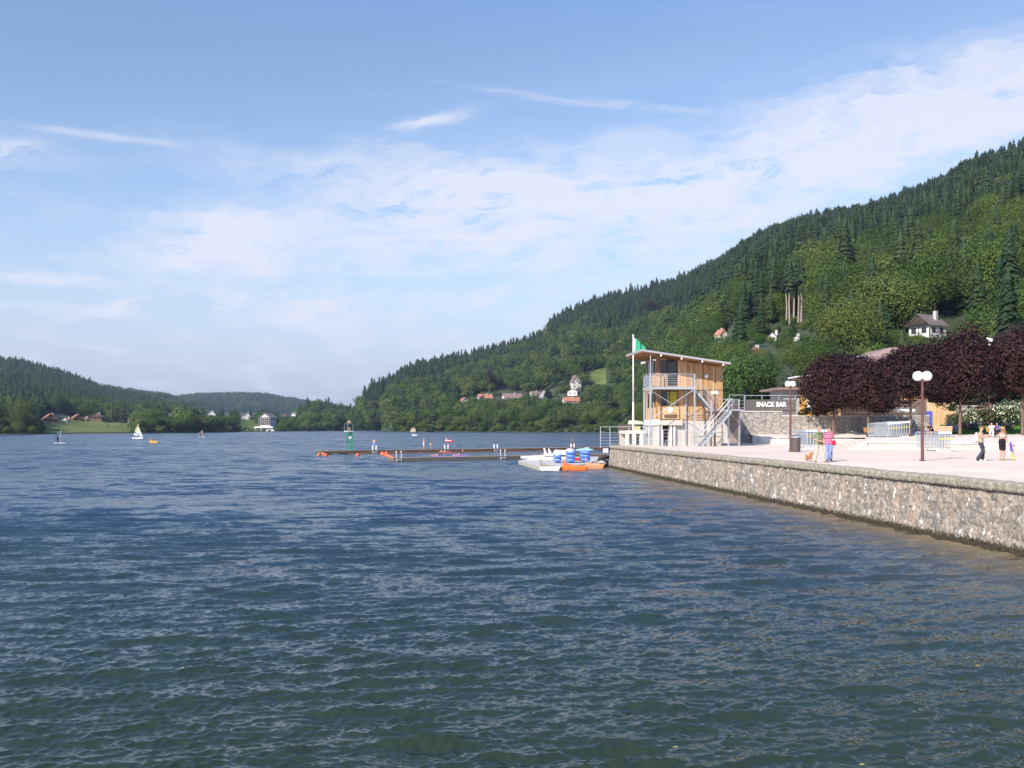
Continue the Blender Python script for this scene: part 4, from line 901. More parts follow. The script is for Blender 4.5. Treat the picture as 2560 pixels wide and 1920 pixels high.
br = MB().hexa([(7.3, 1.46, lz-.12), (8.4, 1.46, lz-.12), (13.8, 15.9, lz-.4), (11.6, 16.1, lz-.4)], [(7.3, 1.46, lz), (8.4, 1.46, lz), (13.8, 15.9, 2.97), (11.6, 16.1, 2.97)]).build('footbridge', m_steel, T)
rail([(8.4, 1.5, lz), (11, 8.5, 3.2), (13.7, 15.8, 2.98)], [.35, .7, 1.0], parent=br)

# annex left of the tower (low whitewashed shelter)
A = thing('beach_shelter', (10.6, 93.8, 1.2), 'low whitewashed open shelter behind the fence left of the tower', 'shelter', None, RZT)
MB().box(.5, 3.2, 0, 3, 2.05, 2.35).build('roof_slab', m_wconc, A)
for u in (.55, 1.25, 1.95, 2.8): MB().box(u, u+.3, .05, .35, 0, 2.049).build('pillar', m_wconc, A)
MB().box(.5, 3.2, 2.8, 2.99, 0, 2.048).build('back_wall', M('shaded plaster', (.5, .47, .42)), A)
K = thing('beach_hut', (12.4, 97.5, 2.14), 'small kiosk with blue and yellow panels peeping out left of the tower', 'kiosk', None, RZT)
MB().box(-1.3, .6, 0, 2, 0, 2.0).build('body', m_bwood, K); MB().box(-.1, .62, -.06, -.005, .2, 1.9).build('panel', M('yellow panel', (.62, .5, .2)), K); MB().box(-.1, .62, -.075, -.062, .2, .6).build('panel', M('sky blue panel', (.25, .5, .75)), K)
MB().hexa([(-.2, -.3, 2.05), (.9, -.3, 2.05), (.9, 2.2, 2.05), (-.2, 2.2, 2.05)], [(-.1, -.2, 2.45), (.8, -.2, 2.35), (.8, 2.1, 2.35), (-.1, 2.1, 2.45)]).build('awning', M('pale green canvas', (.55, .6, .42)), K)

# flagpole
fp_ = thing('flagpole', (11.62, 92.0, 2.1), 'tall white flagpole with a green flag left of the watch tower', 'flagpole', None)
MB().cyl((0, 0, 0), (0, 0, 4.2), .09, .08).cyl((0, 0, 4.2), (0, 0, 10.55), .075, .05).ball((0, 0, 10.6), .08).build('pole', m_whitep, fp_, smooth=True)
fn, fm = 22, 14; Vf = []
for j in range(fm):
    t = j/(fm-1)
    for i in range(fn):
        s = i/(fn-1); top = 10.35 - .95*s**1.3; bot = 9.05 - .1*s
        z = bot + (top-bot)*t; Vf.append((.06 + s*1.12, .16*math.sin(s*9 + t*1.5)*s + .05*math.sin(s*21)*s, z))
m_flag = bpy.data.materials.new('green flag'); m_flag.use_nodes = True; n, l = nt(m_flag); bb = n['Principled BSDF']; bb.inputs['Roughness'].default_value = .8
tc = n.new('ShaderNodeTexCoord'); sp = n.new('ShaderNodeSeparateXYZ'); l.new(tc.outputs['Object'], sp.inputs[0]); gt = n.new('ShaderNodeMath'); gt.operation = 'LESS_THAN'; gt.inputs[1].default_value = .2; l.new(sp.outputs[0], gt.inputs[0])
mx = n.new('ShaderNodeMixRGB'); mx.inputs[1].default_value = (.03, .33, .17, 1); mx.inputs[2].default_value = (.75, .72, .6, 1); l.new(gt.outputs[0], mx.inputs[0]); l.new(mx.outputs[0], bb.inputs['Base Color'])
o = np_mesh('flag', np.array(Vf), grid_faces(fm, fn), m_flag); o.parent = fp_; sm = o.modifiers.new('cloth thickness', 'SOLIDIFY'); sm.thickness = .01

# fences
def wire_fence(name, pts, h, label, wires=(.12, .42, .72, 1.02, 1.32, 1.5), top=.05, zb=0, post=.07, mat=None):
    o0 = Vector(pts[0]); r = thing(name, pts[0], label, 'fence'); b = MB()
    for p, q in zip(pts[:-1], pts[1:]):
        p = Vector(p)-o0; q = Vector(q)-o0; b.bar(p + Vector((0, 0, h)), q + Vector((0, 0, h)), top*1.6, top)
        for w_ in wires:
            if w_ < h-.05: b.cyl(p + Vector((0, 0, w_)), q + Vector((0, 0, w_)), .014, n=5)
    b.build('rails', mat or m_steel, r)
    for p in pts: p = Vector(p)-o0; MB().bar(p, p + Vector((0, 0, h-.03)), post).build('post', mat or m_steel, r)
    return r
wire_fence('metal_fence', [(8.68, 94.2, 1.86), (9.62, 94.3, 1.86), (11.5, 94.4, 1.86), (13.2, 94.6, 1.86)], 2.07, 'tall grey metal fence reaching out over the water at the quay corner')
F2 = [(11.05, 88.2, 2.14), (12.3, 88.2, 2.14), (13.85, 88.1, 2.14), (15.45, 88.2, 2.14), (17.1, 88.35, 2.14)]
wire_fence('metal_fence', F2, 1.5, 'grey metal railing across the foot of the watch tower', (.2, .55, .9, 1.2))
# wheel-chair handrail pair by the doorway
r = thing('handrail', (14.0, 88.0, 2.14), 'short pair of sloping pale handrails at the tower doorway', 'handrail')
for k, v in enumerate((0, .35)): MB().bar((0, v, .35-k*.3), (.95, v, .98-k*.2), .035).bar((.02, v, 0), (.02, v, .37-k*.3), .04).bar((.9, v, 0), (.9, v, .95-k*.2), .04).build('rail', m_roofm, r)

# ------------------------------------------------------------------ snack bar
m_dplank = M('dark weathered plank', (.11, .095, .085), var=.2, scale=2, stretch=(.5, .5, 10))
S = thing('snack_bar_sign', (25.75, 106.1, 5.2), 'dark plank fence on the stone wall with white SNACK BAR lettering', 'sign')
b = MB(); z = .48
while z < 1.68: b.box(0, 5.65, -.03, .02, z, z+.145); z += .16
b2 = z = .12
while z < .47: b.box(4.15, 5.65, -.03, .02, z-.03, z+.1); z += .16
b.build('planks', m_dplank, S)
b = MB()
for u in (.04, 1.9, 3.75, 5.6): b.box(u-.03, u+.03, .021, .09, .42, 2.2)
b.bar((0, .05, 2.2), (12.5, .05, 2.2), .06).build('rail', m_steel, S)
fc = bpy.data.curves.new('letters', 'FONT'); fc.body = 'SNACK BAR'; fc.size = .76; fc.extrude = .02; fc.offset = .024; fc.space_character = 1.02; fo = bpy.data.objects.new('letters', fc); COL.objects.link(fo)
dg = bpy.context.evaluated_depsgraph_get(); me = bpy.data.meshes.new_from_object(fo.evaluated_get(dg)); bpy.data.objects.remove(fo)
xs_ = [v.co.x for v in me.vertices]; sx = 3.3/(max(xs_)-min(xs_)); me.transform(Matrix.Diagonal((sx, .53/.555, 1, 1))); me.materials.clear(); me.materials.append(m_globe)
fo = bpy.data.objects.new('lettering', me); COL.objects.link(fo); fo.parent = S; fo.location = (1.25 - min(v.co.x for v in me.vertices), -.06, .97); fo.rotation_euler.x = math.pi/2
wire_fence('metal_fence', [(24.0, 106.0, 5.15), (25.65, 106.0, 5.15)], 2.3, 'small grey railing frame left of the snack bar sign', (.9, 1.3, 1.7))
wire_fence('metal_fence', [(31.5, 106.1, 5.2), (34, 106.1, 5.2), (36.6, 106.1, 5.2), (39, 106.1, 5.2)], 1.9, 'thin wire railing on the stone wall right of the snack bar sign', (.4, .8, 1.2, 1.55), top=.03, post=.04)
B = thing('snack_bar', (32.6, 116, 5.15), 'flat-roofed snack bar with grey block wall and orange corner', 'building')
m_block = M('grey blockwork', (.34, .32, .30), var=.2, scale=2.2); m_orange = M('orange render', (.62, .33, .05), var=.06)
MB().box(.2, 2.15, 0, 6, 0, 3.25).build('block_wall', m_block, B); MB().box(2.151, 4.6, .02, 6, 0, 3.25).build('orange_wall', m_orange, B); MB().box(-.9, 8.5, -1.2, 7, 3.251, 3.5).build('roof', M('brown roof edge', (.24, .16, .12)), B)
MB().box(3.0, 3.95, -.05, .015, .9, 2.1).build('menu_board', m_whitep, B); MB().box(3.4, 3.5, -.06, -.051, 1.5, 1.7).build('menu_board_print', m_dark, B)
MB().box(4.601, 9, .5, 6, 0, 3.25).build('wooden_wall', m_larch, B)
C = thing('pavilion', (36.9, 121, 5.15), 'pale round pavilion with a flared white roof edge behind the leftmost maple', 'building')
MB().lathe([(2.4, 0), (2.4, 4.6)], 20, (2.2, 0, 0)).build('wall', M('pale render', (.66, .58, .46)), C, smooth=False)
MB().hexa([(-1.0, -2.5, 5.05), (5, -2.5, 5.4), (5, 4, 5.4), (-1.0, 4, 5.05)], [(-1.0, -2.5, 5.2), (5, -2.5, 5.55), (5, 4, 5.55), (-1.0, 4, 5.2)]).build('roof', m_whitep, C)
MB().hexa([(.3, -1.5, 4.61), (5, -1.5, 4.61), (5, 3, 4.61), (.3, 3, 4.61)], [(-.8, -2.3, 5.04), (4.8, -2.3, 5.3), (4.8, 3.8, 5.3), (-.8, 3.8, 5.04)]).build('soffit', m_beam, C)
r = thing('parapet', (36.4, 106.25, 5.16), 'dark plank parapet on the stone wall under the maple crowns', 'parapet'); b = MB()
for k in range(10): b.box(0, 9.5, 0, .05, .04+k*.17, .19+k*.17)
b.build('planks', m_dplank, r); MB().box(6.3, 8.2, -.04, -.003, .45, .75).build('white_board', m_whitep, r)
G = thing('market_hall', (59.6, 150, 3.9), 'large orange timber hall with brown hipped roof behind the purple maples', 'building')
w2 = 5.4
MB().box(-w2, w2, 0, 12, 0, 10.2).build('wall', plank_mat('orange boards', [(.56,.32,.16),(.62,.36,.18),(.50,.28,.13)], .3), G)
MB().hexa([(-w2-.9, -1.2, 10.3), (w2+.9, -1.2, 9.2), (w2+.9, 13, 9.2), (-w2-.9, 13, 10.3)], [(-w2+5.0, .5, 12.5), (-w2+6.2, .5, 12.5), (-w2+6.2, 10, 12.5), (-w2+5.0, 10, 12.5)]).build('roof', M('red brown roof', (.28, .19, .16), var=.1), G)
# low timber shed with poster, rough stone wall, asphalt slope
W = thing('shed', (47.5, 113, 3.6), 'low honey-coloured timber shed with a blue poster under the maples', 'shed')
MB().box(0, 4.8, 0, 4, -.5, 3.2).build('wall', plank_mat('honey boards', [(.60,.40,.20),(.68,.47,.26),(.52,.33,.16)], .16), W)
MB().box(.35, 1.95, -.06, -.005, -.1, 2.2).build('poster', M('blue poster', (.09, .10, .42)), W); MB().box(.6, 1.6, -.08, -.061, 1.5, 1.75).box(.6, 1.2, -.08, -.061, .5, 1.1).build('poster_print', M('poster pale print', (.4, .4, .6)), W)
MB().box(-2.8, -.9, -.4, -.35, 2.2, 2.55).build('white_board', m_whitep, W)
form_wall(52.3, 60.2, 113.5, 6.4, 3.4, 'rough stone wall between the timber shed and the flower bank')
b = MB().add([(45, 100.5, 3.23), (75, 100.5, 3.23), (75, 113, 3.9), (45, 113, 3.9)], [(0, 1, 2, 3)]); tag(b.build('path', M('grey asphalt slope', (.26, .24, .24))), kind='structure')
# ------------------------------------------------------------------ purple maples
m_mleaf = leaf_mat('purple maple leaves', [(.027,.012,.013),(.042,.018,.017),(.021,.010,.010)], rough=.6, spec=.15, tl=.1)
m_mbark = M('maple bark', (.16, .10, .08), rough=.9, var=.3, scale=5, stretch=(3, 3, .5))
def leafy(name, H, R, n, leaf, mat, seed, zc=.62, zr=.40, lobes=16, flatb=True):
    return crown_mesh(name, H, R, n, leaf, mat, lobes=lobes, zc=zc, zr=zr, seed=seed, fill=.3)
MAP = [  # px trunk, base y, crown half width px, top y, bottom y of the crown
 (2084,1083,80,905,1042,'leftmost and smallest purple maple in front of the snack bar',1),
 (2170,1088,78,896,1040,'second purple maple from the left, trunk before the left bench',2),
 (2276,1092,80,880,1028,'purple maple behind the long stack of barriers',3),
 (2400,1092,92,822,1036,'tallest purple maple with a broad crown above the lawn',4),
 (2556,1093,98,826,1034,'purple maple cut by the right edge of the photo',5),
 (2700,1094,110,830,1034,'purple maple beyond the right edge',6)]
for px, by, hw, ty, cy, lab, sd in MAP[:5]:
    d = {1: 104, 2: 98.5}.get(sd, 94.0); x = dp(px, d).x; z = gz(x, d) if d > 90 else 2.9
    H = EYE - (ty-HY)*d/F - z; R = hw*d/F; zb_ = EYE - (cy-HY)*d/F - z
    zc = (zb_+H)/2/H; zr = (H-zb_)/2/H
    r = thing('maple_tree', (x, d, z), lab, 'tree')
    me = leafy('maple_crown', H, R*1.0, 26000, .235, m_mleaf, 40+sd, zc=zc+.02, zr=zr*1.12, lobes=22)
    a = bpy.data.objects.new('crown', me); COL.objects.link(a); a.parent = r
    b = MB(); g = random.Random(sd); b.cyl((0, 0, -.1), (.03, .02, zb_+.2), .15, .12, n=10, cap=False); b.cyl((.03, .02, zb_+.2), (0, 0, H*.8), .12, .04, n=8, cap=False)
    for j in range(11):
        a_ = 2.4*j; z0 = zb_ + .1 + j*(H-zb_)*.055; L = R*g.uniform(.55, .8); b.cyl((0, 0, z0), (math.cos(a_)*L, math.sin(a_)*L, z0+L*.75), .05, .015, n=6, cap=False)
    b.build('trunk', m_mbark, r, smooth=True)

# ------------------------------------------------------------------ lamps, bin, sign
m_post = M('red brown paint', (.12, .045, .04), rough=.45)
def lamp(px, y, ytop, label, R=.27, turn=0, hgt=None):
    p = gp(px, y, ZP); h = hgt or (y-ytop)*p.y/F; r = thing('street_lamp', (p.x, p.y, 2.14), label, 'street lamp', 'twin globe lamps on the quay', turn)
    MB().cyl((0, 0, 0), (0, 0, h-1.4*R), .085, .06, n=12).cyl((0, 0, .0), (0, 0, .05), .16, n=12).build('pole', m_post, r, smooth=False)
    MB().bar((-.9*R, 0, h-2*R), (.9*R, 0, h-2*R), .05).cyl((-.72*R, 0, h-2*R), (-.72*R, 0, h-1.85*R), .09).cyl((.72*R, 0, h-2*R), (.72*R, 0, h-1.85*R), .09).build('bracket', m_post, r)
    for s in (-1, 1): MB().ball((s*R*.8, 0, h-R), R, n=24, m=16, rz=R*.97).build('globe', m_globe, r, smooth=True)
lamp(2306, 1152, 927, 'nearest and tallest twin globe lamp on a brown pole in the open square', .265, -.15)
lamp(1976, 1129, 952, 'twin globe lamp standing beside the round waste bin', .225, .25)
lamp(1787, 1115, 976, 'farthest twin globe lamp in front of the tower stair', .21, .3)
p = gp(1985, 1129.5, ZP); r = thing('waste_bin', (p.x+.12, p.y, 2.14), 'dark ribbed round waste bin with metal lid beside the middle lamp', 'bin')
b = MB().lathe([(.28, 0), (.30, .08), (.30, 1.0)], 20)
for i in range(20): a = 2*math.pi*i/20; b.bar((.305*math.cos(a), .305*math.sin(a), .05), (.31*math.cos(a), .31*math.sin(a), 1.0), .05, .02)
b.build('body', M('bin brown', (.10, .075, .07), rough=.5), r); MB().lathe([(.34, 1.001), (.34, 1.05), (.22, 1.12), (.2, 1.12)], 20).build('rim', m_steel, r); MB().bar((-.3, 0, 1.12), (.3, .05, 1.22), .34, .03).build('lid', m_dark, r)
q = dp(2472, 112); zt = EYE + (HY-845)*112/F; r = thing('floodlight_mast', (q.x, 112, 3.9), 'slim mast with a square white floodlight above the maples', 'floodlight')
MB().cyl((0, 0, 0), (0, 0, zt-3.9-.3), .06, .05).build('pole', m_post, r); hb = MB().hexa([(-.42, -.1, zt-4.65), (.18, -.1, zt-4.8), (.22, .2, zt-4.8), (-.38, .2, zt-4.65)], [(-.22, -.14, zt-3.85), (.42, -.14, zt-4.0), (.46, .16, zt-4.0), (-.18, .16, zt-3.85)]); hb.build('lamp_head', m_whitep, r)

# ------------------------------------------------------------------ benches
m_slat = M('orange bench slats', (.36, .19, .07), rough=.5, var=.12, scale=4)
def bench(x, y, label, rz, L=1.9):
    r = thing('bench', (x, y, gz(x, y)), label, 'bench', None, rz)
    b = MB()
    for k in range(4): b.box(-L/2, L/2, -.42+k*.11, -.33+k*.11, .43, .46)
    b.build('seat', m_slat, r); b = MB()
    for k in range(4): b.hexa([(-L/2, .02+k*.045, .50+k*.12), (L/2, .02+k*.045, .50+k*.12), (L/2, .05+k*.045, .50+k*.12), (-L/2, .05+k*.045, .50+k*.12)], [(-L/2, .055+k*.045, .60+k*.12), (L/2, .055+k*.045, .60+k*.12), (L/2, .085+k*.045, .60+k*.12), (-L/2, .085+k*.045, .60+k*.12)])
    b.build('backrest', m_slat, r)
    for s in (-1, 1):
        MB().box(s*L*.36-.04, s*L*.36+.04, -.4, -.32, 0, .429).box(s*L*.36-.04, s*L*.36+.04, -.02, .05, 0, .429).bar((s*L*.36, .06, .43), (s*L*.36, .26, 1.0), .05).build('leg', m_dkwood, r)
    return r
bench(dp(2183, 97).x, 97, 'orange wooden bench left of the long barrier stack', .12, 1.9)
bd = 90.5; bench(dp(2350, bd).x, bd, 'orange wooden bench with a reading person at its left end', -.55, 2.1)
bench(dp(2490, 89).x, 89, 'bench with two people sitting behind the strolling women', -.1, 1.7)

# ------------------------------------------------------------------ crowd barriers
m_galv = M('bright galvanised tube', (.40, .43, .47), rough=.4, metal=.3, var=.06); m_ylab = M('yellow sticker', (.75, .62, .05)); m_rlab = M('red sticker', (.6, .06, .08)); m_foot = M('white foot', (.8, .8, .8))
def barrier_proto():
    r = thing('crowd_barrier', (0, 0, 0), 'x', 'barrier'); L = 2.2; Hh = 1.15
    MB().cyl((0, 0, .2), (0, 0, Hh-.1), .028, n=7).cyl((0, L, .2), (0, L, Hh-.1), .028, n=7).cyl((0, .1, Hh), (0, L-.1, Hh), .028, n=7).cyl((0, 0, .22), (0, L, .22), .02, n=6).cyl((0, 0, Hh-.1), (0, .1, Hh), .028, n=7).cyl((0, L, Hh-.1), (0, L-.1, Hh), .028, n=7).build('frame', m_galv, r)
    b = MB()
    for i in range(1, 18): b.cyl((0, L*i/18, .22), (0, L*i/18, Hh), .011, n=5)
    b.build('bars', m_galv, r)
    for y in (.15, L-.15): MB().bar((-.13, y, .03), (.13, y, .03), .04, .05).bar((0, y, .05), (0, y, .22), .035).build('foot', m_foot, r)
    MB().box(-.045, .045, -.05, -.03, .70, .80).build('tag', m_ylab, r); MB().box(-.05, .05, -.055, .06, 1.05, 1.19).build('end_cap', m_foot, r)
    return r
bp0 = None
def stack(px, y, zf, n_, sp, rz, label, scale, sx=0):
    global bp0
    for i in range(n_):
        d = y; x = dp(px, d).x + sp*i; yy = y + .03*i + sx*i; loc = (x, yy, zf(x, yy))
        which = 'first at the left' if i == 0 else ('last at the right' if i == n_-1 else 'one of the middle ones')
        if bp0 is None: bp0 = barrier_proto(); bp0.location = loc; bp0.rotation_euler.z = rz; bp0['label'] = label + ', ' + which; bp0['group'] = label; bp0.scale = (scale,)*3; bp0k = kids(bp0)
        else: dup(bp0, loc, rz, label + ', ' + which, label, scale)
stack(2222, 93, gz, 9, .26, .35, 'barriers in the long row before the maple trunk', 1.3)
stack(2350, 68.5, lambda x, y: 2.14, 5, .2, .25, 'barriers in the small stack behind the nearest lamp', 1.2)
stack(2018, 79.0, lambda x, y: 2.14, 8, .27, .3, 'barriers in the row between bin and walking couple', 1.3)

# ------------------------------------------------------------------ lawn and flowers
def hz(x, y): return gz(x, y) + .03 if y < 102 else gz(x, 102) + .03 + (y-102)*.075
X_, Y_ = np.meshgrid(np.linspace(42, 72, 60), np.linspace(97.5, 113, 24)); lx = 42 + (Y_ - 97.5)*.55; X_ = lx + (X_-42)*(75-lx)/30
lz_ = np.vectorize(hz)(X_, Y_); m_lawn = M('lawn', (.10, .20, .03), rough=.9, var=.22, scale=.8, spec=.1, detail=7)
tag(np_mesh('lawn', np.stack([X_, Y_, lz_], -1).reshape(-1, 3), grid_faces(24, 60), m_lawn), kind='structure')
g = np.random.default_rng(3); n_ = 26000; gx = g.uniform(42, 72, n_); gy = g.uniform(97.6, 113, n_); ok = gx > 42 + (gy-97.5)*.55; gx, gy = gx[ok], gy[ok]; n_ = len(gx); z0 = np.array([hz(a, b_) for a, b_ in zip(gx, gy)])
an = g.uniform(0, 6.28, n_); w_ = .05; h_ = g.uniform(.08, .16, n_); P0 = np.stack([gx-np.cos(an)*w_, gy-np.sin(an)*w_, z0-.01], -1); P1 = np.stack([gx+np.cos(an)*w_, gy+np.sin(an)*w_, z0-.01], -1); P2 = np.stack([gx+g.normal(0, .04, n_), gy+g.normal(0, .04, n_), z0+h_], -1)
tag(np_mesh('grass', np.stack([P0, P1, P2], 1).reshape(-1, 3), np.arange(n_*3).reshape(-1, 3), leaf_mat('grass blades', [(.09,.19,.03)], tl=.3), smooth=False), 'short bright green grass of the lawn under the maples', 'grass', None, 'stuff')
m_bush = leaf_mat('rose leaves', [(.04,.085,.022),(.06,.10,.03)], tl=.2); m_rose = leaf_mat('cream roses', [(.80,.74,.56),(.80,.70,.50)], tl=.2); m_pink = leaf_mat('pink flowers', [(.65,.25,.28)], tl=.2); m_redf = leaf_mat('orange red flowers', [(.70,.16,.06)], tl=.2); m_viol = leaf_mat('violet flowers', [(.25,.18,.55)], tl=.2)
def shrub(x, y, z, R, Hh, mats, label, seed, cat='shrub', group=None, name='rose_bush', fl=260, fs=.16, leaves=1600):
    r = thing(name, (x, y, z), label, cat, group); me = crown_mesh('rose_leaves', Hh, R, leaves, .17, m_bush, lobes=9, zc=.48, zr=.5, seed=seed)
    a = bpy.data.objects.new('foliage', me); COL.objects.link(a); a.parent = r
    for k, mt in enumerate(mats):
        me = crown_mesh('blossoms', Hh*1.04, R*1.06, fl//len(mats), fs, mt, lobes=9, zc=.48, zr=.5, seed=seed, fill=0)
        a = bpy.data.objects.new('blossoms', me); COL.objects.link(a); a.parent = r
rows_ = [(2385,1062,.9,1.9,(m_rose,m_pink),'rounded rose bush with pinkish blooms at the left end of the flower bank'),(2420,1062,1.2,2.3,(m_rose,),'cream rose bush behind the tall maple trunk'),(2455,1060,1.3,2.8,(m_rose,m_pink),'cream and pink rose bush above the two sitting people'),
         (2490,1060,1.4,2.9,(m_rose,),'dense cream rose bush in the middle of the flower bank'),(2525,1060,1.5,2.8,(m_rose,),'cream rose bush left of the right-hand maple trunk'),(2562,1060,1.6,2.8,(m_rose,),'cream rose bush at the right edge of the photo')]
for i, (px, y, R, Hh, mats, lab) in enumerate(rows_):
    d = 111.5; x = dp(px, d).x; shrub(x, d, hz(x, d)-.1, R, Hh, mats, lab, 60+i, group='rose bushes of the flower bank', fl=420, fs=.17)
for i, (px, y, mats, lab) in enumerate([(2405,1075,(m_redf,),'low orange flowers at the foot of the roses'),(2432,1070,(m_viol,),'violet flower clump in front of the rose bank'),(2520,1075,(m_pink,),'low pink flowers at the lawn edge')]):
    d = 106; x = dp(px, d).x; shrub(x, d, hz(x, d)-.05, .7, .8, mats, lab, 80+i, 'flowers', None, 'flower_clump', 120, .13, 500)
for i, (px, m_, lab) in enumerate([(2005,m_redf,'red geraniums on the wall at the foot of the wire railing'),(2020,leaf_mat('yellow flowers', [(.7,.6,.08)]),'yellow flower clump on the wall below the orange corner'),(2038,m_pink,'pink flowers spilling over the wall'),(2056,leaf_mat('golden leaves', [(.6,.55,.1)]),'golden leafy plant under the leftmost maple crown')]):
    d = 106.8; x = dp(px, d).x; shrub(x, d, 5.1, .5, .75 + .35*(i % 2), (m_,), lab, 90+i, 'flowers', None, 'flower_clump', 110, .12, 420)
d = 94; x = dp(2386, d).x; shrub(x-.35, d-.2, gz(x, d)+2.3, .45, .8, (m_redf, m_rose), 'hanging basket of orange flowers fixed to the tall maple trunk', 99, 'flower basket', None, 'flower_basket', 120, .1, 400)
q = dp(2381, 101); MBr = MB().ball((0, 0, .5), .75, n=12, m=8, rz=.8); o = MBr.build('boulder', M('grey boulder', (.26, .22, .20), var=.3, scale=2, bump=.6), None, smooth=False, loc=(q.x, 101, hz(q.x, 101)-.3))
for v in o.data.vertices: v.co += Vector((mnoise.noise(v.co*1.7), mnoise.noise(v.co*1.7+Vector((5, 0, 0))), mnoise.noise(v.co*1.7+Vector((0, 9, 0)))))*.3
tag(o, 'rough grey boulder at the left end of the flower bank', 'boulder')
# ------------------------------------------------------------------ people
def fuse(b, name, mat, parent, vox, smooth_it=2):
    me = bpy.data.meshes.new(name); me.from_pydata(b.v, [], b.f); o = bpy.data.objects.new(name, me); COL.objects.link(o)
    m = o.modifiers.new('r', 'REMESH'); m.mode = 'VOXEL'; m.voxel_size = vox; m.adaptivity = 0
    s = o.modifiers.new('s', 'SMOOTH'); s.factor = .5; s.iterations = smooth_it
    dg = bpy.context.evaluated_depsgraph_get(); me2 = bpy.data.meshes.new_from_object(o.evaluated_get(dg)); o.modifiers.clear(); o.data = me2
    me2.materials.clear(); me2.materials.append(mat); me2.shade_smooth(); o.parent = parent; return o
def limb(b, p, q, r0, r1, n=12): b.cyl(p, q, r0, r1, n=n); b.ball(p, r0, n=n, m=8); b.ball(q, r1, n=n, m=8)
V3 = Vector
STAND = dict(pel=(0, 0, .95), waist=(0, 0, 1.10), chest=(0, 0, 1.30), neck=(0, .005, 1.47), head=(0, -.02, 1.635),
             shl=(-.175, 0, 1.42), shr=(.175, 0, 1.42), ell=(-.22, .01, 1.14), elr=(.22, .01, 1.14), wrl=(-.23, -.06, .90), wrr=(.23, -.06, .90),
             hil=(-.09, 0, .90), hir=(.09, 0, .90), knl=(-.10, -.02, .50), knr=(.10, -.02, .50), anl=(-.11, .02, .08), anr=(.11, .02, .08), look=(0, -1, 0))
m_skin = M('skin', (.50, .27, .18), rough=.55, var=.05); m_skin2 = M('tanned skin', (.40, .20, .12), rough=.5, var=.05); m_eye = m_dark
